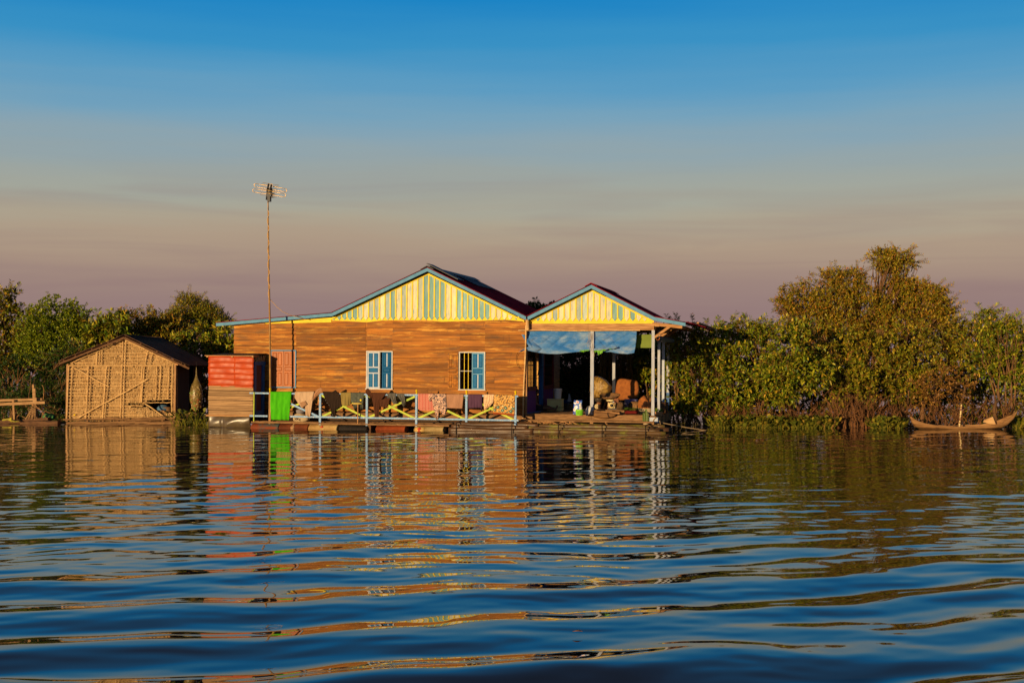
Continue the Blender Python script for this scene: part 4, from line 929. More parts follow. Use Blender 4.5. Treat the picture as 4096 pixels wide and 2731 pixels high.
m = MB(); a, b = hp(2188.5, 1620, v)[0], hp(2246.5, 1620, v)[0]; hh = (1643-1602)*s; m.box(H, a, b, v, v+.36, WD+.004, WD+.004+hh)
m.k = 1; m.box(H, a-.006, b+.006, v-.006, v+.366, WD+hh-.0+.006, WD+hh+.012); m.k = 0; m.box(H, a-.01, b+.01, v-.01, v+.37, WD+hh+.013, WD+hh+.055); m.k = 2; m.box(H, a-.003, b+.003, v-.003, v+.363, WD+.11, WD+.125)
solo(m, 'foam_box', [mat('yellowed_foam', (.86,.72,.30), (.74,.58,.22), rough=.8), mat('red_tape', (.3,.05,.05)), mat('green_tape', (.08,.25,.05))], 'yellowed foam cool box with a green band on the porch floor', 'box'); boxtop = hh+.056
u2 = hp(2227, 1590, v)[0]; m = MB(); m.smooth = True; r = 16*s
m.lathe(H(u2, v+.18, WD+boxtop+.001), [(0,0),(r*.80,0),(r*.82,.02),(r*.97,.29),(r*1.06,.30),(r*1.06,.345),(r*1.0,.35),(r*.96,.345),(0,.34)], 28, axis=H.W, cap=False); solo(m, 'bucket', mat('dirty_white_plastic', (.85,.83,.78), (.70,.68,.62), rough=.5), 'white plastic bucket standing on the yellowed foam box', 'bucket')
pot('basin', mat('grey_basin', (.22,.17,.12), None, rough=.4, metal=.4), 'grey metal wash basin on the floor right of the foam box', 'basin', 2270, 1638, 20, 24, 23, .1)
uu_, vv_, ss_ = atd(2262, 1634)
m = MB(); m.smooth = True; m.lathe(H(uu_, vv_+.25, WD+.17), [(0,0),(.09,0),(.13,.13),(.135,.135),(.125,.13),(.085,.01),(0,.01)], 20, axis=H.W, cap=False); solo(m, 'bowl', M['deepblue'], 'blue plastic bowl standing in the grey metal basin', 'bowl')
m = MB(); u, v, s = atd(2268, 1636); m.prism([H(u+x, v+.42, WD+.25+y) for x, y in ((-.07,0),(.08,0),(.02,.26),(-.02,.3))], H.V*.02); solo(m, 'paddle', M['bluewhite'], 'pale pointed paddle blade sticking up behind the blue bowl', 'paddle')
# detergent bag
u, v, s = atd(2306, 1658); m = MB(); m.smooth = True; w_ = 34*s; hh = 56*s; rows = []
for i in range(11):
    t = i/10; row = []
    for j in range(17):
        a = 2*PI*j/16; k = .5*w_*(1-.06*abs(t-.4)); dpt = .055*math.sin(PI*min(1,(.25+t*.72)))**.8*(1 if t < .95 else .4)
        row.append(H(u+.03*t+k*np.sign(math.cos(a))*abs(math.cos(a))**.5, v+.10+dpt*np.sign(math.sin(a))*abs(math.sin(a))**.7, WD+.006+hh*t+.006*math.cos(2*a)*t))
    rows.append(row)
m.grid(rows); bagm = patmat('detergent_print', 'none') if False else None
bm_ = bpy.data.materials.new('detergent_print'); bm_.use_nodes = True; t_ = bm_.node_tree; b_ = t_.nodes['Principled BSDF']; b_.inputs['Roughness'].default_value = .35
c_ = t_.nodes.new('ShaderNodeTexCoord'); n_ = t_.nodes.new('ShaderNodeTexNoise'); n_.inputs['Scale'].default_value = 9; n_.inputs['Detail'].default_value = 1; r_ = t_.nodes.new('ShaderNodeValToRGB'); r_.color_ramp.interpolation = 'CONSTANT'
t_.links.new(c_.outputs['Object'], n_.inputs[0]); t_.links.new(n_.outputs['Fac'], r_.inputs[0]); t_.links.new(r_.outputs[0], b_.inputs['Base Color']); e_ = r_.color_ramp.elements
e_[0].color = (.03,.06,.36,1); e_[1].position = .46; e_[1].color = (.05,.18,.55,1)
for p_, c__ in ((.53, (.8,.8,.8,1)), (.60, (.62,.08,.05,1)), (.66, (.75,.5,.4,1))): q_ = e_.new(p_); q_.color = c__
solo(m, 'detergent_bag', bm_, 'upright blue, white and red plastic detergent bag near the porch edge', 'bag')
# green basket with a bottle
o, u, v, s = pot('basket', M['tarp'], 'x', 'x', 2315, 1662, 13, 14.5, 24, .1); bpy.data.objects.remove(o)
bk = T('plastic_basket', H(u, v, WD), 'lime green perforated plastic basket in front of the detergent bag', 'basket')
m = MB(); R0, R1, Hh = 13*s, 14.5*s, 23*s
for i in range(30):
    a = 2*PI*i/30
    for sg in (1, -1):
        pts = [H(u+(R0+(R1-R0)*t)*math.cos(a+sg*t*.55), v+.8*(R0+(R1-R0)*t)*math.sin(a+sg*t*.55), WD+.02+(Hh-.04)*t) for t in (0, .5, 1)]; m.tube(pts, .0075, 4)
m.build('weave', mat('lime_plastic', (.22,.62,.03), None, rough=.4), bk)
m = MB(); m.lathe(H(u, v, WD+.004), [(R0*.9,0),(R0*1.05,0),(R0*1.08,.025),(R0*.9,.025)], 24, axis=H.W, sy=.8, cap=True); m.lathe(H(u, v, WD+Hh-.03), [(R1*.96,0),(R1*1.06,0),(R1*1.08,.035),(R1*.97,.035),(R1*.96,0)], 24, axis=H.W, sy=.8, cap=False); m.build('rim', bpy.data.materials['lime_plastic'], bk)
m = MB(); m.smooth = True; m.lathe(H(u+.04, v, WD+.03), [(0,0),(.05,0),(.052,.2),(.045,.24),(.02,.27),(.02,.31),(.026,.315),(.026,.34),(0,.345)], 16, axis=H.W, cap=False); solo(m, 'bottle', M['white'], 'white plastic bottle standing in the lime green basket', 'bottle')
m = MB(); m.smooth = True; u, v, s = atd(2351, 1660); m.lathe(H(u, v+.12, WD+.13), [(.17,0),(.14,.05),(.05,.07),(0,.07),(0,.06),(.05,.06),(.13,.042),(.165,-.006),(.17,0)], 24, axis=Vector((-.85,-.25,.35)), cap=False); solo(m, 'enamel_plate', M['white'], 'white enamel dish leaning behind the foot of the middle post', 'dish')
# low pallet of boards under engine and stove
PZ = hp(2440, 1638, .6)[1]-WD
m = MB(); pa, pb = hp(2374, 1640, .5)[0], hp(2502, 1640, .5)[0]
for i in range(6): m.box(H, pa+random.uniform(-.03,.03), pb+random.uniform(-.05,.05), .42+i*.13, .42+i*.13+.115, WD+PZ-.03, WD+PZ+random.uniform(-.004,.002))
for u_ in (pa+.05, (pa+pb)/2, pb-.12): m.box(H, u_, u_+.09, .43, 1.18, WD+.002, WD+PZ-.031)
solo(m, 'pallet', M['deckwood'], 'low board pallet on the porch floor carrying engine and stove', 'pallet')
# cooking pot on clay stove
o, u, v, s = pot('clay_stove', mat('clay', (.24,.10,.04), None, rough=.9, bump=.3), 'clay charcoal stove under the steel pot', 'stove', 2392, 1640, 9, 11, 27, .1, fv=.75, z=PZ)
m = MB(); m.smooth = True; m.lathe(H(u, v, WD+PZ+.225), [(0,0),(.07,.0),(.115,.05),(.128,.10),(.14,.115),(.142,.122),(.13,.118),(.118,.10),(.10,.05),(0,.02)], 24, axis=H.W, cap=False); solo(m, 'steel_pot', mat('dull_steel', (.55,.47,.38), None, rough=.25, metal=.9), 'wide shiny steel pot on the clay stove beside the middle post', 'pot')
v = .52; u = hp(2388, 1630, v)[0]; WD_ = WD; WD = WD+PZ-.02; m = MB(); m.lathe(H(u, v-.02, WD+.12), [(.045,0),(.075,0),(.08,.02),(.08,.04),(.07,.05),(.045,.05),(.045,0)], 20, axis=H.V, cap=False)
for k in range(5): a = k*2*PI/5; m.bar(H(u, v, WD+.12), H(u+.06*math.cos(a), v, WD+.12+.06*math.sin(a)), .02, .02)
m.lathe(H(u, v-.03, WD+.12), [(0,0),(.02,0),(.02,.06),(0,.06)], 10, axis=H.V, cap=False); solo(m, 'pulley_wheel', mat('cream_metal', (.62,.50,.24), (.4,.28,.12), rough=.5), 'small spoked pulley wheel leaning before the clay stove', 'wheel'); WD = WD_
# small engine
v = .55; u = hp(2446, 1640, v)[0]; WD = WD+PZ; t = T('engine', H(u, v+.15, WD), 'greasy cream petrol engine with tank standing on the porch', 'engine'); crm = mat('greasy_cream_paint', (.66,.52,.22), (.30,.18,.06), (5,5,5), 3, .45, .65, rough=.45, wear=((.05,.03,.015), .58, .66, (6,6,6), 3))
m = MB(); m.smooth = False
m.hexa([H(u+x, v+y, WD+z) for x, y, z in ((-.13,.02,.05),(.10,.02,.05),(.10,.22,.05),(-.13,.22,.05),(-.11,.03,.22),(.12,.03,.22),(.12,.22,.22),(-.11,.22,.22))]); m.lathe(H(u+.0, v+.02, WD+.14), [(.10,0),(.09,-.04),(.05,-.05),(0,-.05)], 20, axis=H.V, cap=False); m.build('crankcase', crm, t)
m = MB(); m.smooth = True; m.lathe(H(u+.01, v-.035, WD+.14), [(.05,0),(.05,-.02),(0,-.02)], 14, axis=H.V, cap=False); m.build('recoil_grille', M['iron'], t)
m = MB(); m.smooth = True; m.blob(H(u-.06, v+.10, WD+.31), .13, .10, .075, 16, 10, 0, H); m.tube([H(u-.06, v+.1, WD+.37), H(u-.06, v+.1, WD+.40)], .03, 12); m.build('fuel_tank', mat('tank_cream', (.72,.60,.30), None, rough=.35), t)
m = MB(); m.box(H, u+.08, u+.22, v+.02, v+.18, WD+.2, WD+.36)
for k in range(6): m.box(H, u+.075, u+.225, v+.01, v+.19, WD+.21+k*.025, WD+.218+k*.025)
m.build('exhaust_box', mat('rust_box', (.22,.08,.03), (.12,.04,.015), rough=.7), t)
m = MB(); m.box(H, u-.16, u+.18, v+.02, v+.06, WD+.006, WD+.05); m.box(H, u-.16, u+.18, v+.18, v+.22, WD+.006, WD+.05); m.tube([H(u-.12,v-.02,WD+.27), H(u-.02,v-.05,WD+.24), H(u+.1,v-.03,WD+.28), H(u+.18,v-.02,WD+.2)], .012, 6); m.build('mount', M['iron'], t); WD = WD_
# wide winnowing basket on top of engine / pot
v = .42; u = hp(2439, 1600, v+.35)[0]; m = MB(); m.smooth = True; R = 41*S_(v+.35, 0); ww = hp(2439, 1596, v+.35)[1]
pr = [(0,0),(R*.4,.004),(R*.68,.03),(R*.88,.075),(R,.125),(R*1.03,.135),(R*.97,.13),(R*.84,.08),(R*.64,.04),(R*.36,.018),(0,.016)]
m.lathe(H(u, v+.35, ww), pr, 44, axis=H.W+H.V*-.2, cap=False, jit=.012)
wk_ = mat('woven_cane', (.30,.16,.06), (.13,.06,.022), (40,40,9), 1.5, .4, .6, rough=.8, bump=.5)
solo(m, 'winnowing_basket', wk_, 'wide shallow woven basket resting on the engine', 'basket')
m = MB()
for k in range(60): a = random.uniform(0,2*PI); r = R*.6*math.sqrt(random.random()); m.blob(H(u+r*math.cos(a), v+.35+r*math.sin(a), ww+.045-.2*r*math.sin(a)*-.0+random.uniform(-.01,.02)), .03, .02, .02, 6, 4)
solo(m, 'dried_fish_heap', mat('dried_fish', (.16,.09,.07), (.3,.18,.12), (20,20,20), 3), 'dark heap of small dried pieces lying in the wide woven basket', 'heap', kind='stuff')
m = MB()
for k in range(3): a = k*2.1+.4; m.bar(H(u+.28*math.cos(a), v+.35+.2*math.sin(a), WD+PZ), H(u+.14*math.cos(a), v+.35+.12*math.sin(a), ww+.015), .04, .04)
solo(m, 'trivet_stand', M['darkwood'], 'rough wooden trestle legs under the wide woven basket', 'stand')
# brown mat sack
def lump(name, mtl, label, cat, outline, v, depth, w_shift=0, jit=.02, n2=7):
    # rounded solid whose outline is given by picture points on plane v
    P = [hp(x, y, v) for x, y in outline]; cu = sum(p[0] for p in P)/len(P); cw = sum(p[1] for p in P)/len(P); m = MB(); m.smooth = True
    A_ = np.array(P+[P[0]]); q_ = np.linspace(0, len(P), 73)[:-1]; sx_ = np.interp(q_, range(len(P)+1), A_[:,0]); sy_ = np.interp(q_, range(len(P)+1), A_[:,1])
    for _ in range(2): sx_ = (np.roll(sx_,1)+2*sx_+np.roll(sx_,-1))/4; sy_ = (np.roll(sy_,1)+2*sy_+np.roll(sy_,-1))/4
    P = list(zip(sx_.tolist(), sy_.tolist())); N_ = len(P); rings = []
    wmin = min(p[1] for p in P)
    for i in range(1, 24):
        ph = PI*i/24; k = math.sin(ph)**.55 if abs(i-12) > 5 else 1.0-.0*ph; k = math.sin(ph)**.45; t = -math.copysign(abs(math.cos(ph))**.7, math.cos(ph)); row = []
        for j, p in enumerate(P):
            u = cu+(p[0]-cu)*k; w = cw+(p[1]-cw)*k
            if p[1] < cw and k > .6: w = cw+(p[1]-cw)*min(1, k*1.02)
            cr = jit*((1-abs(math.sin(u*9+w*13+2*math.sin(w*7))))**2+(1-abs(math.sin(u*21-w*11+1.5*math.sin(u*13))))**2-.6) if i < 12 else 0
            row.append(H(u, v+depth*t*.5-cr*1.2, w))
        rings.append(row)
    m.grid([r+[r[0]] for r in rings]); m.add(rings[0], [tuple(range(N_))]); m.add(rings[-1], [tuple(range(N_))[::-1]])
    return solo(m, name, mtl, label, cat)
lump('brown_mat', mat('brown_felt', (.34,.115,.025), (.25,.08,.018), (3,3,3), 3, rough=.95, bump=.3), 'big rust brown sacking bundle with rounded corners leaning at the back of the porch', 'bundle',
     [(2463,1590),(2461,1570),(2464,1545),(2470,1522),(2478,1515),(2490,1513),(2505,1515),(2520,1518),(2540,1519),(2550,1524),(2555,1535),(2557,1552),(2556,1572),(2550,1580),(2549,1590),(2520,1597),(2490,1600),(2474,1600)], 2.8, .3)
# clear plastic bundle
lump('plastic_bundle', mat('clear_plastic_film', (.50,.31,.075), (.24,.13,.03), (2,2,3), 3, .35, .65, rough=.3, spec=.5, bump=1, bs=(2,2,4), bns=5, tr=.72), 'big bundle wrapped in clear plastic film behind the middle post', 'bundle',
     [(2366,1582),(2360,1560),(2362,1530),(2368,1512),(2378,1504),(2392,1504),(2408,1510),(2424,1520),(2434,1532),(2445,1542),(2446,1556),(2440,1568),(2430,1578),(2400,1590),(2380,1592)], 2.6, .6, jit=.06)
# blue painted tub, fish trap, black tyre
v = 1.6; u = hp(2520, 1640, v)[0]; s = S_(v, 0); m = MB(); m.smooth = True; R = 27*s; wb_ = hp(2520, 1634, v)[1]; m.lathe(H(u, v+R, WD+.005), [(0,0),(R*.9,0),(R,.42),(R*1.03,.44),(R*.97,.44),(R*.88,.02),(0,.02)], 28, axis=H.W, cap=False)
solo(m, 'painted_tub', mat('chipped_blue_tub', (.10,.10,.36), (.40,.36,.42), (4,4,3), 2, .42, .6, rough=.6), 'chipped blue and grey painted tub below the brown bundle', 'tub')
v = 1.15; u = hp(2546, 1640, v)[0]; m = MB(); m.smooth = True; m.lathe(H(u+.02, v+.15, WD+.19), [(.19,0),(.20,.05),(.17,.22),(.11,.3),(.10,.3),(.16,.21),(.185,.04),(.19,0)], 24, axis=H.U*-1+H.W*.15, cap=False); solo(m, 'fish_basket', wk_, 'round woven fish basket lying on its side against the blue tub', 'basket')
lump('sackcloth_bundle', bpy.data.materials['brown_felt'], 'rust brown pointed sackcloth bundle beside the front corner post', 'bundle', [(2553,1637),(2551,1615),(2556,1598),(2566,1588),(2577,1580),(2584,1584),(2594,1598),(2601,1612),(2602,1636)], 1.0, .4)
m = MB(); u, w = hp(2586, 1622, .75)
for k in range(170):
    a = random.uniform(0, 2*PI); b = random.uniform(-.3, 1.2); c = H(u, .78, w-.02); d = H.U*math.cos(a)*math.cos(b)+H.V*math.sin(a)*math.cos(b)*.6+H.W*math.sin(b); m.tube([c, c+d*.09, c+d*.16+Vector((random.uniform(-.03,.03),0,random.uniform(-.03,.03)))], .008, 4, False)
solo(m, 'tangled_net', mat('tangled_net_twine', (.05,.02,.012), None, rough=.9), 'dark tangle of net twine lying against the pointed sackcloth bundle', 'net')
lump('dark_bundle', mat('dark_cloth_bundle', (.11,.06,.025), (.06,.035,.015), rough=.95, bump=.4), 'dark brown lumpy bag between the engine and the blue tub', 'bag', [(2466,1640),(2468,1622),(2474,1608),(2484,1604),(2494,1610),(2497,1624),(2494,1640)], .6, .3)
o, u, v, s = pot('steel_bowl', bpy.data.materials['dull_steel'], 'small steel bowl on the floor before the blue tub', 'bowl', 2492, 1641, 13, 16, 11, .1, fv=.9, z=PZ)
# enamel basin, red cloth, greens
pot('basin', mat('chipped_enamel', (.62,.52,.32), (.50,.36,.18), (5,5,5), 3, wear=((.25,.12,.05), .58, .66, (7,7,7), 3), rough=.4), 'big chipped cream enamel basin behind the cactus', 'basin', 2578, 1657, 24, 29, 23, .12, sy=.8)
lump('red_cloth', clothmat('red_cloth', (.13,.012,.010)), 'crumpled dark red cloth lying on the porch floor beside the enamel basin', 'cloth', [(2500,1655),(2500,1644),(2510,1640),(2525,1642),(2545,1641),(2552,1646),(2553,1655)], .1, .3)
m = MB()
for k in range(160):
    px = random.uniform(2498, 2545); vv = random.uniform(.15, .6); u, w = hp(px, 1638, .3); a = random.uniform(0, 6.28); L = .09; z = WD+.14+random.uniform(0,.06); p = H(u, vv, z); q = Vector((math.cos(a), math.sin(a), random.uniform(-.1,.5)))*L; sd = Vector((-math.sin(a), math.cos(a), .2))*.022
    m.quad(p, p+q*.5+sd, p+q, p+q*.5-sd)
leafgreen = mat('cut_greens', (.1,.2,.02), None, rough=.6, ramp=[(0,(.07,.15,.01)),(.6,(.15,.24,.02)),(1,(.28,.28,.03))])
solo(m, 'cut_greens', leafgreen, 'heap of cut green leaves spread on the dark red cloth', 'greens', kind='stuff')
# trough hung on the edge, plank, step board
m = MB(); m.smooth = True; P = hp(2377, 1656, -.26); Q = hp(2462, 1656, -.26)
m.tube([H(P[0]+(Q[0]-P[0])*t, -.24, P[1]+.0-.03*math.sin(PI*t)) for t in np.linspace(0,1,14)], [.11*(math.sin(PI*(.28+.66*t)))**.6 for t in np.linspace(0,1,14)], 14); solo(m, 'wooden_float', mat('carved_wood', (.24,.12,.045), (.14,.065,.022), (2,2,9), 2, rough=.8, bump=.4), 'tapered carved wooden block tied to the porch edge below the engine', 'block')
m = MB(); P = hp(2373, 1645, -.16); Q = hp(2480, 1652, -.16); m.bar(H(P[0], -.16, P[1]), H(Q[0], -.16, Q[1]), .22, .05); solo(m, 'plank', M['wood'], 'loose plank lying across the porch edge in front of the engine', 'plank')
m = MB(); m.tube([H(hp(x,y,-.36)[0], -.36, hp(x,y,-.36)[1]) for x,y in ((2431,1648),(2430,1656),(2433,1664),(2438,1672))], .009, 6); solo(m, 'rope_tie', M['dark'], 'dark rope tied round the carved wooden block', 'rope')
# cactus in its tin
m = MB(); m.smooth = True; u, w = hp(2582, 1714, -.32); wt_ = hp(2582, 1692, -.32)[1]
m.lathe(H(u, -.24, w), [(0,0),(.075,0),(.085,wt_-w),(.075,wt_-w),(.07,wt_-w-.02),(0,wt_-w-.02)], 20, axis=H.W, cap=False); solo(m, 'plant_tin', mat('painted_tin', (.60,.50,.34), (.4,.27,.12), (6,6,6), 3, wear=((.25,.4,.4), .6, .66, (7,7,7), 3)), 'dented cream tin on the raft holding the cactus', 'tin')
cact = T('cactus', H(u, -.24, wt_), 'green three armed ribbed cactus growing beside the front corner post', 'cactus')
def cstem(px, y0, y1, r, curve=0):
    m = MB(); m.smooth = False; n = 16; vs = []; P = hp(px, y0, -.24); Q = hp(px, y1, -.24); rows = []
    for i in range(n+1):
        t = i/n; rr = r*(1 if t < .75 else max(.08, math.sqrt(max(0, 1-((t-.75)/.25)**2)))); rows.append([H(P[0]+curve*math.sin(t*PI*.5)+rr*(1 if k % 2 else .55)*math.cos(2*PI*k/10), -.24+rr*(1 if k % 2 else .55)*math.sin(2*PI*k/10), Q[1]+(P[1]-Q[1])*t if y0 < y1 else P[1]) for k in range(11)])
    m.grid(rows); m.build('stem', mat('cactus_skin', (.12,.17,.025), (.07,.11,.015), (5,5,5), 3, rough=.5), cact)
cstem(2585, 1634, 1688, .042); cstem(2575, 1648, 1692, .034); cstem(2591, 1650, 1690, .026); cstem(2573, 1655, 1675, .024)
# planter at the right side of the porch
u, v, s = atd(2633, 1663); m = MB(); v = .5; a, b = hp(2619, 1655, v)[0], hp(2649, 1655, v)[0]; w0_, w1_ = hp(2633, 1663, v)[1], hp(2633, 1647, v)[1]
m.hexa([H(a+.02,v,w0_),H(b-.02,v,w0_),H(b-.02,v+.18,w0_),H(a+.02,v+.18,w0_),H(a,v,w1_),H(b,v,w1_),H(b,v+.18,w1_),H(a,v+.18,w1_)]); t = T('planter', H((a+b)/2, v+.09, w0_), 'terracotta coloured planter with low green plant beside the porch posts', 'planter'); m.build('trough', mat('terracotta', (.50,.24,.10), None), t)
m = MB()
for k in range(60):
    a_ = random.uniform(0,6.28); p = H(random.uniform(a,b), v+random.uniform(.02,.16), w1_); q = Vector((math.cos(a_)*.06, math.sin(a_)*.06, random.uniform(.03,.14))); sd = Vector((-math.sin(a_), math.cos(a_), 0))*.014; m.quad(p, p+q*.5+sd, p+q, p+q*.5-sd)
m.build('plant', leafgreen, t)
m = MB(); m.smooth = True; u, w = hp(2625, 1600, 1.9); m.lathe(H(u, 1.9, w-.06), [(0,0),(.08,0),(.11,.1),(.115,.1),(.115,.12),(0,.125)], 18, axis=H.W, cap=False); m.k = 1; m.box(H, u-.12, u+.35, 1.8, 2.1, WD+.005, w-.065); solo(m, 'covered_bowl', [M['white'], M['darkwood']], 'white covered bowl on a dark crate between the right porch posts', 'bowl')
# mooring ropes to the right
def rope(pts, label):
    m = MB(); m.smooth = True; m.tube(pts, .017, 6); return solo(m, 'mooring_rope', M['rope'], label, 'rope')
def cat_(p, q, sag, n=20): return [p.lerp(q, i/n)-Vector((0,0,sag*4*(i/n)*(1-i/n))) for i in range(n+1)]
P = hv(2638, 1688, -.1); rope(cat_(P, at(2990, 1736, 40.2), .06), 'lower pale mooring rope running from the porch corner to the water')
P = hv(2688, 1646, 3.9); rope(cat_(P, at(2860, 1690, 43.2), .10), 'upper mooring rope from the back porch corner to the bushes')
m = MB(); m.smooth = True; m.tube([hv(x, y, -.22) for x, y in ((2611,1688),(2616,1676),(2623,1670),(2627,1668))], .016, 6); m.tube([hv(x, y, -.22) for x, y in ((2638,1682),(2641,1694),(2640,1708))], .013, 6); solo(m, 'rope_end', M['rope'], 'short pale rope looped over the grey block at the porch corner', 'rope')

# ------------------------------------------------------------------ person sitting in the doorway
pu, pv = H.floor(2142, 1643, WD)
def skinned(joints, edges, mtl, name, parent, sub=2, root=0):
    me = bpy.data.meshes.new(name); o = bpy.data.objects.new(name, me); COL.objects.link(o); o.parent = parent
    L = parent.location if parent.parent is None else parent.parent.location+parent.location
    me.from_pydata([tuple(H(pu+j[0], pv+j[1], WD+j[2])-L) for j in joints], edges, [])
    import bmesh
    bm = bmesh.new(); bm.from_mesh(me); ly = bm.verts.layers.skin.verify()
    for vtx, j in zip(bm.verts, joints): r = j[3]; vtx[ly].radius = (r, r) if not isinstance(r, tuple) else r
    bm.verts.ensure_lookup_table(); bm.verts[root][ly].use_root = True
    bm.to_mesh(me); bm.free(); me.materials.append(mtl)
    md = o.modifiers.new('skin', 'SKIN'); md.use_smooth_shade = True; s_ = o.modifiers.new('sub', 'SUBSURF'); s_.levels = sub; s_.render_levels = sub
    return o
per = T('person', H(pu+.1, pv, WD), 'barefoot person in shorts sitting in the porch doorway with legs stretched out', 'person')
J = [(0,0,.10,.10),(-.02,0,.24,.095),(-.03,0,.38,.105),(-.01,0,.50,.045),(.02,0,.58,.070),(.035,0,.655,.078),(.03,0,.72,.045)]
E = [(0,1),(1,2),(2,3),(3,4),(4,5),(5,6)]
def chain(start, pts):
    a = start
    for p in pts: J.append(p); E.append((a, len(J)-1)); a = len(J)-1
    return a
J.append((.105,0,.63,.016)); E.append((5,7))                       # nose
for sgn in (-1, 1):
    h = chain(2, [(-.03,sgn*.13,.42,.05),(.03,sgn*.17,.27,.038),(.16,sgn*.12,.19,.028),(.22,sgn*.10,.175,.024)])
    for f in range(4): chain(h, [(.265,sgn*(.075+.018*f),.172,.009),(.30-.006*abs(f-1.5),sgn*(.075+.018*f),.162,.008),(.318,sgn*(.075+.018*f),.145,.007)])
    chain(h, [(.23,sgn*.065,.165,.010),(.262,sgn*.052,.155,.008)])
    chain(0, [(.08,sgn*.075,.095,.085),(.38,sgn*.075,.13+.02*sgn,.055),(.62,sgn*.05,.075,.036),(.70,sgn*.045,.06+.02*sgn,.032),(.735,sgn*.045,.13,.026),(.75,sgn*.045,.20,.018)])
skin = mat('brown_skin', (.22,.10,.055), (.18,.08,.045), rough=.55)
skinned(J, E, skin, 'body', per)
m = MB(); m.smooth = True; m.blob(H(pu+.015, pv, WD+.69), .085, .082, .078, 14, 10, .03, H); m.build('hair', mat('black_hair', (.012,.01,.01), None, rough=.5), per)
m = MB(); m.smooth = True
for sgn in (-1, 1): m.tube([H(pu-.06, pv+sgn*.06, WD+.10), H(pu+.1, pv+sgn*.075, WD+.105), H(pu+.28, pv+sgn*.078, WD+.125)], [.112,.104,.083], 14)
m.build('shorts', clothmat('dark_shorts', (.03,.025,.035)), per)
m = MB()
for sgn in (-1, 1): m.blob(H(pu+.098, pv+sgn*.028, WD+.652), .008, .011, .007, 8, 6, 0, H)
m.split('eye', mat('dark_eye', (.02,.015,.01)), per)
m = MB(); m.blob(H(pu+.098, pv, WD+.595), .008, .022, .006, 8, 6, 0, H); m.build('mouth', mat('lips', (.2,.06,.05)), per)
m = MB()
for sgn in (-1, 1): m.blob(H(pu+.02, pv+sgn*.078, WD+.645), .02, .01, .03, 8, 6, 0, H)
m.split('ear', skin, per)
# hanging lamp flex in the doorway
m = MB(); m.tube([hv(x, y, 2.0) for x, y in ((2172,1466),(2160,1471),(2157,1480),(2153,1495),(2145,1506),(2138,1516))], .007, 5); m.tube([hv(x, y, 1.98) for x, y in ((2155,1481),(2152,1500))], .022, 6); solo(m, 'lamp_flex', M['dark'], 'dark electric flex and switch hanging across the doorway', 'flex')

# ------------------------------------------------------------------ thatched hut
hut = T('thatched_hut', G(-13.5, 0, .1), 'thatched floating hut with dark tin roof and a torn hole low in front', 'hut')
gp = lambda px, py, v=0: G.hit(px, py, v)
def gxy(L, v=0): return [gp(x, y, v) for x, y in L]
OUT = [(266,1676),(272,1460),(285,1447),(497,1352),(700,1450),(697,1665)]
HOLE = [(578,1612),(592,1600),(620,1600),(655,1594),(684,1592),(686,1648),(650,1660),(620,1648),(588,1630)]
def inpoly(x, y, P):
    c = False; n = len(P)
    for i in range(n):
        x1, y1 = P[i]; x2, y2 = P[(i+1) % n]
        if (y1 > y) != (y2 > y) and x < (x2-x1)*(y-y1)/(y2-y1)+x1: c = not c
    return c
HOLE2 = [(500,1618),(520,1606),(548,1603),(575,1612),(588,1630),(560,1634),(525,1628)]
# backing sheet in small cells leaving the holes open
m = MB(); st = 5
for py in range(1350, 1678, st):
    for px in range(264, 702, st):
        cx_, cy_ = px+st/2, py+st/2
        if inpoly(cx_, cy_, OUT) and not inpoly(cx_, cy_, HOLE) and not inpoly(cx_, cy_, HOLE2):
            q = gxy([(px,py),(px+st,py),(px+st,py+st),(px,py+st)]); m.quad(*[G(u, .0+.012*math.sin(u*3+w*2), w) for u, w in q])
m.build('thatch_wall', M['thatch'], hut)
m = MB()
for r in range(25):
    y0 = 1352+r*13.2
    for k in range(330):
        px = random.uniform(266, 701); py = y0+random.uniform(-3, 3)
        if not inpoly(px, py, OUT) or inpoly(px, py+5, HOLE) or inpoly(px, py+11, HOLE) and random.random() < .7 or inpoly(px, py+5, HOLE2) and random.random() < .85: continue
        L = random.uniform(9, 17); dx = random.uniform(-2.2, 2.2); wd = random.uniform(.5, 1.15)
        q = gxy([(px-wd,py),(px+wd,py),(px+dx+wd*.4,py+L),(px+dx-wd*.4,py+L)]); o1 = random.uniform(-.02,-.008); o2 = random.uniform(-.035,-.018)
        m.quad(*[G(u, o, w) for (u, w), o in zip(q, (o1,o1,o2,o2))])
m.build('thatch_fringe', M['straw'], hut)
m = MB(); r0 = random.Random(3)
for r in range(25):
    y = 1359+r*13.2
    xs = [x for x in range(264, 704) if inpoly(x, y, OUT)]
    if len(xs) < 10: continue
    a, b = xs[0], xs[-1]; k = a
    while k < b:
        L = r0.uniform(60, 190); e = min(b, k+L)
        if not (r > 19 and 515 < (k+e)/2 < 690):
            pts = [gp(k+(e-k)*t, y+r0.uniform(-1.6,1.6), -.04) for t in (0,.25,.5,.75,1)]; m.tube([G(u, -.055, w) for u, w in pts], .0155, 5)
        k = e+r0.uniform(-4, 10)
m.build('lath', M['bamboo'], hut)
m = MB()
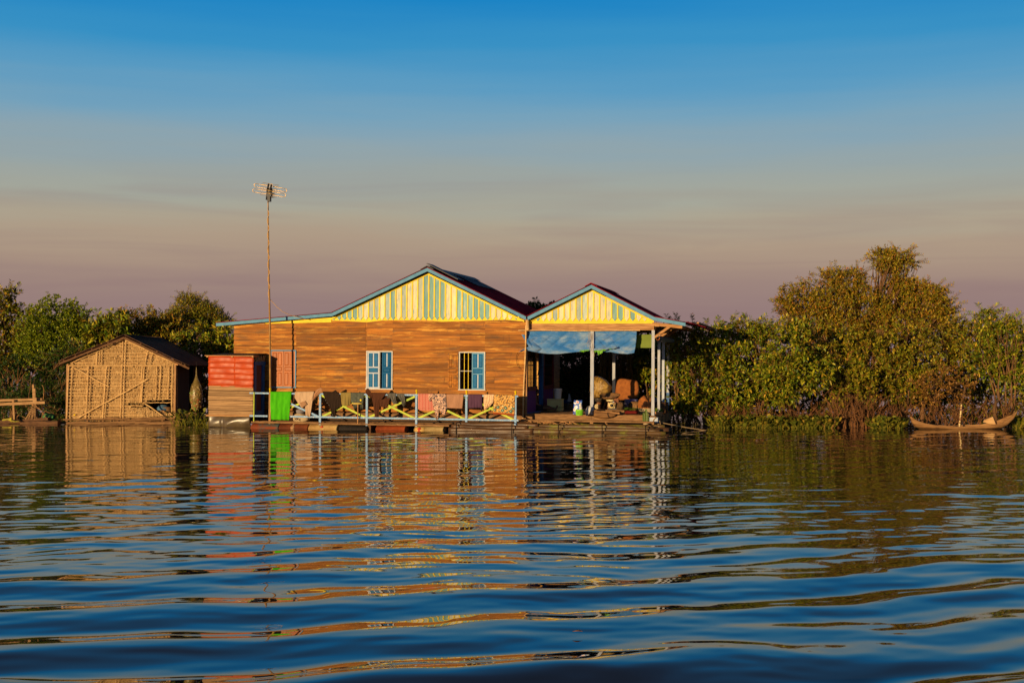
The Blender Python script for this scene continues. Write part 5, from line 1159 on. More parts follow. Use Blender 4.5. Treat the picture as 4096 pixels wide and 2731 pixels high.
for (x0, y0, x1, y1) in ((276,1465,268,1676),(292,1450,280,1676),(355,1465,344,1676),(368,1465,356,1676),(427,1466,411,1676),(438,1466,420,1676),(493,1360,482,1676),(503,1360,492,1678),(570,1466,562,1610),(579,1466,566,1610),(628,1464,623,1600),(645,1462,637,1597),(678,1462,672,1596),(692,1455,687,1668),(390,1402,386,1462),(402,1398,396,1462),(410,1396,405,1462),(592,1400,580,1462),(612,1408,600,1462),(278,1462,690,1460)):
    P = gp(x0, y0, -.06); Q = gp(x1, y1, -.06); pts = [(P[0]+(Q[0]-P[0])*t+r0.uniform(-.008,.008), P[1]+(Q[1]-P[1])*t) for t in np.linspace(0,1,7)]
    m.tube([G(u, -.078, w) for u, w in pts], .019, 6)
m.build('batten', M['bamboo'], hut)
m = MB()
for (x0, y0, x1, y1, r) in ((290,1467,438,1547,.018),(312,1672,592,1516,.024),(580,1615,672,1674,.024),(285,1452,497,1358,.020),(497,1358,690,1448,.020)):
    P = gp(x0, y0, -.09); Q = gp(x1, y1, -.09); m.tube([G(P[0]+(Q[0]-P[0])*t, -.09, P[1]+(Q[1]-P[1])*t+.012*math.sin(t*7)) for t in np.linspace(0,1,8)], r, 7)
m.split('brace_pole', M['bamboo'], hut)
m = MB()
for (x0, x1) in ((264,272),(694,703)):
    P = gp(x0, 1675, -.03); Q = gp(x1, 1455, -.03); m.bar(G((P[0]+Q[0])/2, -.03, P[1]-.1), G((P[0]+Q[0])/2+.02, -.03, Q[1]), .07, .07)
P = gp(706, 1468, .1); m.bar(G(P[0], .1, .3), G(P[0], .1, P[1]), .06, .06); m.split('post', M['woodv'], hut)
# dark side wall, rear wall, floor
gu0 = gp(268, 1600)[0]; gu1 = gp(698, 1600)[0]; gw = gp(490, 1674)[1]; ge = gp(697, 1462)[1]
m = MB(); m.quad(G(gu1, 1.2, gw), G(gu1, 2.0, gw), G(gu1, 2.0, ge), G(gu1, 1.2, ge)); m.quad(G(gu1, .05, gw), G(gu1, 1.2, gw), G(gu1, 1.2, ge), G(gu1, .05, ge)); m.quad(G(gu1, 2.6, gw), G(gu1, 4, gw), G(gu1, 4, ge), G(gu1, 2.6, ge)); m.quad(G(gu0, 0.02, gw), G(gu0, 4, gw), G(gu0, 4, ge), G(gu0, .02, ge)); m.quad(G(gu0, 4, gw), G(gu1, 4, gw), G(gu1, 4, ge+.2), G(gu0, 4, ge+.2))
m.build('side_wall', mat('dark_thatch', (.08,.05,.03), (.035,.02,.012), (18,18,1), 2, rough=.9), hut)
m = MB()
for i in range(14): m.box(G, gu0-.05, gu1+.35, i*.3, i*.3+.26, gw-.06, gw-.01)
m.build('floor', M['darkwood'], hut)
m = MB()
for (x0, y0, x1, y1, v, r) in ((252,1679,700,1672,-.12,.03),(300,1676,660,1678,-.16,.025),(420,1671,520,1676,-.18,.035),(640,1662,690,1680,-.2,.02),(262,1690,420,1692,-.1,.05),(400,1690,720,1688,-.12,.055),(540,1690,700,1694,-.25,.05)):
    P = gp(x0, y0, v); Q = gp(x1, y1, v); m.tube([G(P[0]+(Q[0]-P[0])*t, v, P[1]+(Q[1]-P[1])*t+.015*math.sin(t*9+x0)) for t in np.linspace(0,1,10)], r, 8)
for px in (350, 412, 470, 490, 545, 600, 650): P = gp(px, 1678, -.06); m.bar(G(P[0], -.06, -.1), G(P[0], -.06, P[1]), .06, .06)
m.split('raft_pole', M['deckwood'], hut)
# roof
def gsheet(p, q, v0, v1, name):
    m = MB(); m.smooth = True; nv = int((v1-v0)/.09*4); (ua, wa), (ub, wb) = p, q; L = math.hypot(ub-ua, wb-wa); nx, nw = -(wb-wa)/L, (ub-ua)/L; rows = []
    for s_ in np.linspace(0, 1, 5):
        rows.append([G(ua+(ub-ua)*s_+nx*(.03+.012*math.sin(PI*i/2)), v0+(v1-v0)*i/nv+.03*math.sin(i*.05)*s_, wa+(wb-wa)*s_+nw*(.03+.012*math.sin(PI*i/2))+.02*math.sin(s_*7+i*.02)*s_) for i in range(nv+1)])
    m.grid(rows, thick=(0,0,-.006)); m.build(name, M['rustroof'], hut)
ra, rl_, rr_ = gp(497, 1342, -.25), gp(236, 1447, -.25), gp(756, 1466, -.25)
gsheet(rl_, ra, -.28, 4.3, 'roof'); gsheet(ra, rr_, -.28, 4.3, 'roof')
m = MB()
for (P, Q) in ((rl_, ra), (ra, rr_)): m.bar(G(P[0], -.22, P[1]-.07), G(Q[0], -.22, Q[1]-.07), .05, .07)
for t in (.25, .5, .75, .93):
    for (P, Q) in ((rl_, ra), (ra, rr_)):
        u, w = P[0]+(Q[0]-P[0])*(t if P is ra else 1-t), P[1]+(Q[1]-P[1])*(t if P is ra else 1-t); m.bar(G(u, -.24, w-.02), G(u, 4.2, w-.02), .05, .05)
m.split('rafter', M['darkwood'], hut)
m = MB()
for (x, y, dx) in ((706,1448,16),(702,1455,13),(716,1452,14)): P = gp(x, y, -.1); Q = gp(x+dx, y+random.uniform(2,6), -.15); m.bar(G(P[0], -.1, P[1]), G(Q[0], -.18, Q[1]), .06, .05)
m.split('rafter_end', M['wood'], hut)
# basket and cloth in the hole
m = MB(); m.smooth = True; u, w = gp(655, 1652, .35); m.lathe(G(u, .55, gw), [(0,0),(.22,0),(.27,.18),(.26,.38),(.24,.40),(.22,.36),(.2,.05),(0,.05)], 26, cap=False); solo(m, 'basket', mat('pale_wicker', (.40,.22,.09), (.25,.13,.05), (9,9,3), 3, rough=.8, bump=.3), 'large round wicker basket seen through the hole in the thatched wall', 'basket')
m = MB(); m.smooth = True; m.lathe(G(u-.05, .5, gw+.38), [(.0,.10),(.12,.09),(.20,.02),(.25,-.03),(.26,-.10),(.24,-.1),(.2,0),(0,.05)], 22, jit=.05, cap=False); solo(m, 'blue_cloth', clothmat('washed_blue_cloth', (.10,.20,.32)), 'faded blue cloth draped over the wicker basket in the thatched hut', 'cloth')
m = MB(); m.smooth = True; u, w = gp(298, 1659, -.1); m.blob(G(u, -.09, w), .035, .02, .03, 10, 6); solo(m, 'yellow_float', M['yellow'], 'tiny yellow float tied low on the left of the thatched wall', 'float')
# net sack of bottles hanging from the eave
b = T('net_sack', G(*[(gp(785,1560,.4)[0]), .4, gp(785,1640,.4)[1]]), 'bulging clear net sack full of empty bottles hanging under the hut eave', 'sack')
cu = gp(785, 1560, .4)[0]; prof = []
for y, rpx in ((1640,4),(1634,14),(1622,20),(1605,24),(1585,26),(1565,25),(1545,20),(1530,13),(1515,7),(1500,3),(1468,1)): prof.append((rpx*44.4/F, gp(785, y, .4)[1]))
m = MB(); m.smooth = True; m.lathe(G(cu, .4, 0), prof, 22, cap=False, jit=.03); m.build('netting', mat('net_film', (.45,.33,.10), (.3,.2,.06), (4,4,4), 3, rough=.25, spec=.8, bump=.8, bs=(4,4,4), bns=4, tr=.38), b)
m = MB(); m.smooth = True
for k in range(130):
    i = random.uniform(.2, 6); j = int(i); r = (prof[j][0]+(prof[j+1][0]-prof[j][0])*(i-j))*.82; w = prof[j][1]+(prof[j+1][1]-prof[j][1])*(i-j); a = random.uniform(0, 6.28); rr = r*math.sqrt(random.random()); m.k = random.choice((0,0,0,1,1,2,3)); m.k = 3 if random.random() < .04 else m.k
    p = G(cu+rr*math.cos(a), .4+rr*math.sin(a), w); d = Vector((random.uniform(-1,1), random.uniform(-1,1), random.uniform(-1,1))).normalized(); m.lathe(p, [(0,-.07),(.028,-.065),(.03,.0),(.026,.03),(.01,.055),(.011,.075),(0,.075)], 8, axis=d, cap=False)
o = m.build('bottles', [mat('bottle_clear', (.60,.45,.20), None, rough=.2, spec=.8), mat('bottle_amber', (.30,.17,.03), None, rough=.2, spec=.8), mat('bottle_green', (.12,.28,.05), None, rough=.25), mat('bottle_red_cap', (.5,.06,.03), None)], b); o['kind'] = 'stuff'
m = MB(); P = gp(785, 1470, .4); m.smooth = True; m.tube([G(cu, .4, P[1]-.02), G(cu, .4, ge+.12)], .008, 5); m.build('cord', M['rope'], b)
m = MB(); u, w = gp(822, 1650, .3); m.smooth = True; m.lathe(G(u, .35, gw), [(0,0),(.07,0),(.075,.15),(.07,.16),(0,.16)], 16, cap=False); solo(m, 'steel_can', bpy.data.materials['dull_steel'], 'shiny steel can on the raft beside the red shed', 'can')
m = MB(); m.smooth = True; u, w = gp(748, 1655, .5); m.blob(G(u, .5, gw+.1), .2, .18, .14, 14, 10, .04); solo(m, 'clay_jar', mat('dark_clay', (.12,.06,.03), None, rough=.7), 'round dark clay jar under the hanging net sack', 'jar')
m = MB(); m.smooth = True; u, w = gp(778, 1645, .35); m.tube([G(u-.2, .3, gw+.14), G(u+.2, .32, gw+.15)], .06, 10); solo(m, 'bark_roll', mat('pale_roll', (.40,.22,.13), (.25,.13,.07)), 'short pale roll lying on the raft below the net sack', 'roll')
# ------------------------------------------------------------------ jetty at the left edge
JY = 43.9
def J_(px, py, d=0): return at(px, py, JY+d)
jt = T('jetty', at(60, 1676, JY), 'weathered wooden jetty rail with two beams and upright posts at the left edge', 'jetty')
jw = mat('sunbleached_wood', (.46,.27,.12), (.28,.15,.06), (1.5,1.5,9), 2.2, rough=.85, bump=.35, isl=.15)
m = MB(); m.bar(J_(-60, 1603, .25), J_(168, 1596, .25), .09, .085); m.build('beam', jw, jt)
m = MB(); m.bar(J_(-60, 1619), J_(181, 1609), .10, .095); m.build('beam', jw, jt)
for (x0, y0, x1, y1, w_) in ((57,1677,53,1598,.065),(133,1537,136,1606,.065),(139,1553,140,1606,.055),(143,1590,145,1678,.075)):
    m = MB(); m.bar(J_(x0, y0, .10), J_(x1, y1, .10), w_, w_, up=Vector((0,1,0))); m.build('post', jw, jt)
m = MB()
m.bar(J_(-60, 1686, .1), J_(100, 1685, .1), .5, .10); m.bar(J_(90, 1681, .0), J_(197, 1674, .0), .3, .09); m.bar(J_(88, 1690, -.2), J_(236, 1689, -.2), .3, .10); m.bar(J_(225, 1690, .4), J_(420, 1690, .4), .4, .06)
m.split('float_beam', M['darkwood'], jt)
m = MB(); m.tube([J_(128, 1618, -.08), J_(160, 1636, -.1)], .022, 6); m.tube([J_(160, 1636, -.1), J_(183, 1670, -.1)], .010, 5); m.build('strut', M['wood'], jt)
m = MB()
for k in range(16):
    x0 = 102+k*2.4+random.uniform(-3,3); x1 = 128+k*.8+random.uniform(-4,4); m.tube([J_(x0, 1677, -.15+.02*(k%5)), J_((x0+x1)/2+2, 1648, -.12), J_(x1, 1624+random.uniform(-6,16), -.1)], .016, 5)
for k in range(5): m.tube([J_(112, 1660-k*7, -.2), J_(140, 1648-k*7, -.18)], .008, 4)
solo(m, 'stick_bundle', jw, 'bundle of thin sticks tied against the jetty post', 'sticks')
def twig(name, label, lines, mtl=M['wood'], r=.012):
    m = MB(); m.smooth = True
    for L in lines: m.tube(L, [r*(1-.6*i/(len(L)-1)) for i in range(len(L))], 5)
    return solo(m, name, mtl, label, 'branch')
twig('bare_branch', 'bent bare stick rising above the end of the jetty beams', [[J_(172,1600,.2), J_(175,1580,.2), J_(176,1560,.2), J_(172,1545,.2), J_(167,1539,.2)]], r=.016)
twig('bare_branch', 'forked dry twig standing behind the jetty post', [[J_(113,1640,.5), J_(114,1590,.5), J_(118,1565,.5), J_(127,1545,.5), J_(143,1510,.5)], [J_(118,1565,.5), J_(123,1535,.5), J_(122,1498,.5)], [J_(127,1545,.5), J_(110,1525,.5), J_(98,1516,.5)]], M['darkwood'], .016)
m = MB(); m.smooth = True; a = J_(172, 1668, .6); b_ = J_(220, 1666, .6)
pts = [a.lerp(b_, t) for t in np.linspace(0,1,15)]; rr = [.10*math.sin(PI*(.12+.76*t))+.03 for t in np.linspace(0,1,15)]; m.k = 0; m.tube(pts, rr, 14)
for k in range(9): m.k = 1; i = 2+k*1.25; p = a.lerp(b_, i/14); r_ = .10*math.sin(PI*(.12+.76*i/14))+.036; m.tube([p-(b_-a).normalized()*.012, p+(b_-a).normalized()*.012], r_, 14)
solo(m, 'striped_drum', [mat('dark_green_drum', (.012,.10,.05), None, rough=.5), mat('light_green_bands', (.12,.36,.08), None, rough=.5)], 'dark green drum with light green stripes lying behind the jetty end', 'drum')

# ------------------------------------------------------------------ dugout canoe on the right
BY = 40.0
boat = T('canoe', at(3860, 1716, BY), 'old wooden canoe with upturned ends moored before the right hand bushes', 'boat')
st_ = [(3641,1664,.02),(3652,1672,.10),(3668,1683,.2),(3700,1693,.32),(3750,1700,.40),(3830,1706,.46),(3900,1706,.46),(3960,1701,.42),(4010,1690,.33),(4040,1673,.22),(4058,1658,.12),(4068,1645,.03)]
kl = [(3641,1668),(3652,1690),(3668,1708),(3700,1718),(3750,1722),(3830,1723),(3900,1723),(3960,1721),(4010,1715),(4030,1705),(4055,1680),(4068,1650)]
m = MB(); m.smooth = True; rows = []; rows2 = []
for (x, y, hw_), (xk, yk) in zip(st_, kl):
    g_ = at(x, y, BY); k_ = at(xk, yk, BY); row = []
    for j in range(15):
        a = -PI/2+PI*j/14; s_ = math.sin(a); c_ = math.cos(a)**.7 if math.cos(a) > 0 else 0
        row.append(Vector((g_.x+(k_.x-g_.x)*c_, BY+hw_+hw_*s_*1.0, g_.z+(k_.z-g_.z)*c_+.015*math.sin(x*.05+j))))
    rows.append(row)
    rows2.append([p+Vector((0, (.03 if j < 7 else -.03), .02)) if 0 < j < 14 else p+Vector((0, .035 if j == 0 else -.035, 0)) for j, p in enumerate(row)])
m.grid(rows); m.grid([r[::-1] for r in rows2])
for side in (0, 14): m.grid([[r[side] for r in rows], [r[side] for r in rows2]])
m.build('hull', mat('old_canoe_wood', (.36,.19,.07), (.20,.095,.034), (1.0,1.0,9), 2.2, rough=.7, bump=.5, wear=((.12,.06,.025), .57, .68, (1.5,1.5,8), 2)), boat)
m = MB(); P = at(3652, 1668, BY+.05); m.prism([P+Vector(x) for x in ((-.10,.0,.06),(.06,-.04,-.05),(.33,-.09,-.36),(.24,-.06,-.42),(.06,-.03,-.22))], (0,.02,0)) if False else None
m = MB(); m.grid([[at(3760+200*i/6, 1708-3*math.sin(i), BY+.20+.5*j/4)+Vector((0,0,.03*math.sin(i*2+j))) for j in range(5)] for i in range(7)], thick=(0,0,-.02)); m.build('bilge_litter', mat('bilge_litter', (.14,.08,.05), (.25,.17,.12), (6,6,6), 4, rough=.9), boat)
m = MB(); m.tube([at(3837, 1708, BY+.35), at(3846, 1617, BY+.35)], .026, 8); 
pole = solo(m, 'mooring_pole', mat('peeling_pole', (.75,.60,.26), (.25,.10,.04), (1,1,5), 3, .48, .52, rough=.6), 'short pale peeling pole standing upright in the canoe', 'pole')
m = MB(); P = at(3956, 1698, BY+.4); X = Vector((.32,.05,.10)); Yv = Vector((0,.34,.10)); Zv = Vector((-.06,-.03,.17)) 
Q = at(3930, 1692, BY+.4); m.hexa([at(3932,1688,BY+.35), at(3984,1699,BY+.3), at(3986,1694,BY+.62), at(3936,1680,BY+.62), at(3936,1679,BY+.33), at(3971,1666,BY+.35), at(3974,1664,BY+.62), at(3944,1676,BY+.6)])
solo(m, 'wooden_box', mat('pale_box_wood', (.62,.38,.16), (.5,.28,.11), (2,2,6), 2), 'pale tilted wooden box lying in the right half of the canoe', 'box')
# ------------------------------------------------------------------ vegetation
def npmesh(name, verts, faces, mtl, parent=None, label=None, loc=None, kind=None):
    me = bpy.data.meshes.new(name); o = bpy.data.objects.new(name, me); COL.objects.link(o)
    base = Vector(loc) if loc is not None else (parent.location if parent else Vector((0,0,0)))
    v = verts-np.array(base); k = faces.shape[1]
    me.vertices.add(len(v)); me.vertices.foreach_set('co', v.astype(np.float32).ravel())
    me.loops.add(faces.size); me.loops.foreach_set('vertex_index', faces.astype(np.int32).ravel())
    me.polygons.add(len(faces)); me.polygons.foreach_set('loop_start', np.arange(0, faces.size, k, dtype=np.int32)); me.polygons.foreach_set('loop_total', np.full(len(faces), k, dtype=np.int32))
    me.update(calc_edges=True); me.materials.append(mtl)
    if parent is not None: o.parent = parent
    else: o.location = base
    if label: o['label'] = label
    if kind: o['kind'] = kind
    return o
def norm(a): return a/np.maximum(np.linalg.norm(a, axis=1, keepdims=True), 1e-6)
def leaves(c, d, L, Wd):      # folded blade: 6 points, 2 quads
    n = len(c); d = norm(d); up = np.array([0,0,1.0])+rng.normal(0,.35,(n,3)); s = norm(np.cross(d, up)); nn = np.cross(s, d)
    L = L[:,None]; Wd = Wd[:,None]; droop = -rng.uniform(0,.22,(n,1))
    p0 = c; tip = c+d*L+nn*droop*L
    l1 = c+d*L*.38+s*Wd*.5+nn*Wd*.12; l2 = c+d*L*.74+s*Wd*.40+nn*(Wd*.12+droop*L*.5); r1 = c+d*L*.38-s*Wd*.5+nn*Wd*.12; r2 = c+d*L*.74-s*Wd*.40+nn*(Wd*.12+droop*L*.5)
    v = np.stack([p0,l1,l2,tip,r2,r1], 1).reshape(-1,3); i = np.arange(n)[:,None]*6
    f = np.concatenate([i+np.array([0,1,2,3]), i+np.array([0,3,4,5])], 0); return v, f
def leafmat(name, ramp, brown, amount=.0, rough=.5, spec=.35, lo=None):
    return mat(name, (.1,.1,.1), brown, (1,1,1), .9, (lo if lo is not None else .62-amount), .78-amount, rough=rough, spec=spec, ramp=ramp, detail=3)
LM = {
 'big': leafmat('broad_leaf', [(0,(0.038,0.076,0.005)),(.3,(0.107,0.167,0.008)),(.65,(0.225,0.256,0.012)),(.9,(0.424,0.358,0.019)),(1,(0.475,0.256,0.019))], (0.175,0.096,0.014), .10),
 'mid': leafmat('olive_leaf', [(0,(0.063,0.084,0.006)),(.35,(0.162,0.193,0.009)),(.7,(0.287,0.269,0.013)),(.93,(0.424,0.295,0.019)),(1,(0.374,0.140,0.014))], (0.211,0.096,0.015), .12),
 'rust': leafmat('rusty_leaf', [(0,(0.075,0.084,0.006)),(.35,(0.188,0.186,0.009)),(.7,(0.324,0.256,0.013)),(.92,(0.412,0.218,0.017)),(1,(0.374,0.090,0.013))], (0.299,0.128,0.013), .13),
 'dark': leafmat('painted_shade_leaf', [(0,(0.016,0.038,0.006)),(.5,(0.031,0.072,0.009)),(.9,(0.063,0.102,0.011)),(1,(0.112,0.102,0.014))], (0.063,0.046,0.011), .05),  # very dark leaves, shade painted into the colour
 'dome': leafmat('dome_leaf', [(0,(0.075,0.122,0.006)),(.4,(0.175,0.244,0.009)),(.8,(0.299,0.333,0.013)),(1,(0.374,0.358,0.019))], (0.125,0.115,0.011), .05),
 'dry': leafmat('dry_leaf', [(0,(0.125,0.064,0.013)),(.5,(0.237,0.110,0.019)),(.85,(0.350,0.167,0.028)),(1,(0.199,0.167,0.019))], (0.149,0.064,0.014), .1),
}
BARK = mat('bark', (.21,.105,.042), (.11,.055,.024), (9,9,1.5), 2.5, rough=.9, bump=.4, isl=.3)
TWIG = mat('dry_twig', (.20,.085,.028), (.11,.045,.016), (5,5,5), 2, rough=.9, isl=.35)
def vnoise(P, seed, sc):       # cheap smooth noise in -1..1
    r = np.random.default_rng(seed); o = np.zeros(len(P))
    for k in range(5):
        kv = norm(r.normal(0,1,(1,3)))[0]*sc*(1+.45*k); o += np.sin(P@kv+r.uniform(0,6.28))/(1+.25*k)
    return o/2.6
def tree(name, label, cat, Y, px0, lobes, lm, leaf=(.16,.06), dens=1.0, per=7, dep=.75, group=None, stems=3, sd=0, fine=False, gap=.60, stem_r=.05, zb=-.35):
    global rng
    rng = np.random.default_rng(1000+sd); rnd = random.Random(sd); k = Y/F
    base = at(px0, HOR, Y); base.z = zb
    t = T(name, base, label, cat, group)
    C = []; D = []; O = []
    tb = MB(); tb.smooth = True
    cents = []
    for lb in lobes:
        x, y, rx, ry = lb[:4]; dy = lb[4] if len(lb) > 4 else rnd.uniform(-.3,.3)
        c = at(x, y, Y+dy); a, b = rx*k, ry*k; dp = max(a*dep, .35); cents.append((c, a, b, dp))
        area = (a*b+a*dp+b*dp)*4.2
        n = int(area*dens*(26 if not fine else 60))
        q = norm(rng.normal(0,1,(n,3))); rr = 1-.62*rng.random((n,1))**1.7
        bump = 1+.16*vnoise(q*1.0, sd+abs(int(x)), 4.0)[:,None]+.09*vnoise(q, sd+abs(int(x))+9, 9.0)[:,None]
        p = np.array(c)+q*np.array([a,dp,b])*rr*bump
        keep = (vnoise(p, sd+3, 4.2) > -1+gap*1.25) & (p[:,2] > .02)
        C.append(p[keep]); D.append(norm(q*np.array([1/a,1/dp,1/b])*min(a,dp,b)+np.array([0,-.35,.15]))[keep])
    C = np.concatenate(C); D = np.concatenate(D); n = len(C)
    # sprigs poking out of the outline
    if per > 1:
        c = np.repeat(C, per, 0); d = np.repeat(D, per, 0)
        if fine:
            j = np.tile(np.arange(per), n)[:,None]; ax = norm(np.repeat(norm(D+rng.normal(0,.7,(n,3))), per, 0)); c = c+ax*(j/per)*leaf[0]*2.2; d = ax*.5+rng.normal(0,.65,d.shape)
        else:
            d = norm(d*.75+rng.normal(0,.62,d.shape)); c = c+rng.normal(0,leaf[0]*.10,c.shape)
    else: c, d = C, D
    L = leaf[0]*rng.uniform(.6,1.25,len(c)); Wd = leaf[1]*rng.uniform(.75,1.25,len(c))
    v, f = leaves(c, d, L, Wd)
    # sprays of twig reaching out past the outline
    sc = []; sdr = []; sprays = []
    for (c, a, b, dp) in cents:
        for q in range(9 if fine else 6):
            th = rnd.uniform(0, PI); e = Vector((math.cos(th), rnd.uniform(-.6,.2), math.sin(th)*.9+.1)).normalized()
            p = Vector(c)+Vector((e.x*a*.8, e.y*dp*.8, e.z*b*.8)); ln = rnd.uniform(.25,.62); d_ = (e+Vector((rnd.uniform(-.5,.5), rnd.uniform(-.3,.3), rnd.uniform(-.25,.35)))).normalized()
            if p.z < .9: continue
            pts = [p+d_*ln*s_+Vector((0,0,-.10*s_*s_)) for s_ in (0,.35,.7,1)]; sprays.append(pts)
            for k_ in range(16):
                s_ = k_/15; sd_ = d_.cross(Vector((rnd.uniform(-.4,.4),1,rnd.uniform(-.4,.4)))).normalized()*(1 if k_ % 2 else -1)
                sc.append(tuple(p+d_*ln*s_+Vector((0,0,-.10*s_*s_)))); sdr.append(tuple(d_*.6+sd_*.8))
    if sc:
        v2, f2 = leaves(np.array(sc), np.array(sdr), leaf[0]*rng.uniform(.6,1.0,len(sc)), leaf[1]*rng.uniform(.7,1.0,len(sc))); f = np.concatenate([f, f2+len(v)]); v = np.concatenate([v, v2])
        for pts in sprays: tb.tube(pts, [.010,.008,.005,.002], 4)
    npmesh('crown', v, f, LM[lm], t)
    # trunk, limbs and twigs
    foot = []
    for s in range(stems):
        foot.append(Vector((base.x+rnd.uniform(-1,1)*.16*stems, base.y+rnd.uniform(-.3,.3), zb)))
    for i, (c, a, b, dp) in enumerate(cents):
        f0 = foot[i % len(foot)]; e = Vector(c)+Vector((0,0,b*.3)); h = max(.3, e.z-f0.z); r0 = stem_r*(1.2 if stems < 3 else .8)
        pts = []; m_ = 9
        for q in range(m_+1):
            s = q/m_; w = .10*math.sin(s*6+i)+.05*math.sin(s*13+i*2); pts.append(f0.lerp(e, s)+Vector((w+(e.x-f0.x)*(s**1.6-s)*.6, .06*math.sin(s*7+i), 0)))
        tb.tube(pts, [r0*(1-.8*s/m_) for s in range(m_+1)], 7)
        for q in range(12 if fine else 7):
            p = pts[rnd.randint(m_//2, m_)]; th = rnd.uniform(0, 6.28); ph = rnd.uniform(-.3, 1.2)
            e2 = Vector(c)+Vector((a*math.cos(th)*math.cos(ph), dp*math.sin(th)*math.cos(ph), b*math.sin(ph)))*rnd.uniform(.8,1.2 if fine else 1.08); md = p.lerp(e2, .5)+Vector((rnd.uniform(-.1,.1), 0, rnd.uniform(-.05,.14)))
            if e2.z > .05: tb.tube([p, p.lerp(md,.5)+Vector((0,0,.03)), md, md.lerp(e2,.6), e2], [r0*.42, r0*.34, r0*.25, r0*.15, .004], 5)
    tb.build('trunk', BARK, t)
    return t
GR = 'trees and bushes standing in the water on the right bank'; GL = 'trees and bushes behind the thatched hut'; GB = 'bushes seen through the open porch'
# right hand side
tree('bush', 'broad leaved bush close against the right side of the porch', 'bush', 42.9, 2760, [(2745,1400,75,90),(2720,1490,60,90),(2800,1380,70,70),(2770,1560,90,90),(2700,1360,40,70,.8),(2850,1330,60,40),(2740,1630,60,40)], 'big', (.155,.058), 1.6, 7, group=GR, sd=1)
tree('bush', 'tall broad leaved bush with yellow new leaves in the middle of the right hedge', 'bush', 43.2, 2890, [(2880,1400,75,90),(2950,1390,80,90),(2860,1510,85,80),(2950,1540,80,80),(2930,1310,40,28),(2880,1610,70,45),(2960,1615,50,40)], 'big', (.155,.058), 1.6, 7, group=GR, sd=2)
tree('bush', 'rounded green bush whose top dips just left of the tallest tree', 'bush', 43.6, 3030, [(3020,1390,75,90),(3070,1430,60,100),(3010,1520,85,80),(2990,1320,45,45),(3060,1345,35,45),(3040,1610,60,45)], 'big', (.15,.056), 1.6, 7, group=GR, sd=3)
tree('bush', 'broad leaved bush with a bright yellowish tuft before the tallest tree', 'bush', 42.2, 3180, [(3170,1400,95,105),(3110,1510,90,85),(3230,1490,100,95),(3190,1330,50,45),(3130,1580,70,50)], 'big', (.165,.062), 1.6, 7, group=GR, sd=4)
tree('tree', 'tallest tree of the right bank with a tufted rusty crown', 'tree', 46.5, 3420, [(3185,1215,80,75),(3250,1290,110,85),(3270,1150,60,50),(3335,1125,55,40),(3390,1140,60,50),(3430,1110,35,30),(3330,1210,80,60),(3440,1240,140,95),(3530,1040,55,40),(3590,1030,60,32),(3640,1055,35,20),(3560,1065,60,30),(3545,1115,40,50),(3600,1140,35,35),(3660,1165,60,45),(3590,1200,90,65),(3730,1170,45,30),(3715,1225,80,60),(3790,1225,40,25),(3780,1275,55,50),(3590,1290,150,80),(3730,1320,110,70),(3350,1330,140,80),(3140,1250,40,40)], 'rust', (.11,.045), 1.8, 6, dep=.8, group=GR, sd=5, fine=True, stems=4, stem_r=.10, gap=.70)
tree('bush', 'dense green bush under the left half of the tallest tree', 'bush', 43.4, 3350, [(3330,1400,100,85),(3420,1400,110,95),(3360,1500,120,85),(3470,1480,100,90),(3400,1570,110,60),(3330,1620,50,40),(3460,1610,50,50)], 'mid', (.13,.05), 1.8, 7, group=GR, sd=6)
tree('bush', 'dense green bush under the right half of the tallest tree', 'bush', 43.9, 3610, [(3570,1390,100,90),(3660,1400,100,95),(3600,1490,110,85),(3690,1500,90,90),(3590,1590,60,50)], 'mid', (.13,.05), 1.8, 7, group=GR, sd=7)
tree('bush', 'brown dry leaved shrub directly behind the canoe', 'shrub', 42.4, 3740, [(3740,1560,80,60),(3800,1530,75,65),(3690,1590,70,50),(3850,1580,70,45)], 'dry', (.12,.05), .8, 6, group=GR, sd=8, stems=5)
tree('bush', 'olive bush with reddish top between the tallest tree and the frame edge', 'bush', 45, 3830, [(3820,1360,90,85),(3860,1440,110,90),(3780,1420,80,90),(3900,1330,70,60),(3770,1330,50,50)], 'mid', (.12,.045), 1.8, 6, group=GR, sd=9, fine=False)
tree('bush', 'tall bush at the right edge with a small tuft on top', 'bush', 43, 4010, [(4010,1370,80,80),(4080,1350,70,75),(3945,1265,30,26),(3960,1320,55,50),(4020,1470,95,90),(4120,1450,90,120),(3930,1430,70,70),(4030,1300,40,30)], 'big', (.15,.056), 1.6, 7, group=GR, sd=10)
tree('tree', 'background tree filling the gap behind the right edge bush', 'tree', 49, 3900, [(3880,1400,160,110),(4050,1400,160,110),(4180,1380,120,120),(3930,1500,200,80),(3980,1620,230,75),(4380,1400,180,110),(4620,1420,180,100),(4450,1570,280,100)], 'mid', (.16,.065), 1.2, 6, group=GR, sd=11)
tree('tree', 'background tree behind the hedge left of the tallest tree', 'tree', 48.5, 2950, [(2800,1420,140,100),(2960,1420,140,100),(3120,1400,130,110),(2900,1530,200,90),(3120,1530,140,90),(2820,1630,160,75),(3060,1630,180,75)], 'mid', (.17,.065), 1.2, 6, group=GR, sd=12)
tree('tree', 'background tree deep behind the tallest tree', 'tree', 49.5, 3500, [(3300,1450,150,110),(3450,1440,150,110),(3600,1440,150,110),(3400,1550,200,70),(3650,1550,200,70),(3350,1640,190,70),(3650,1640,190,70)], 'dark', (.17,.07), 1.4, 6, group=GR, sd=13)
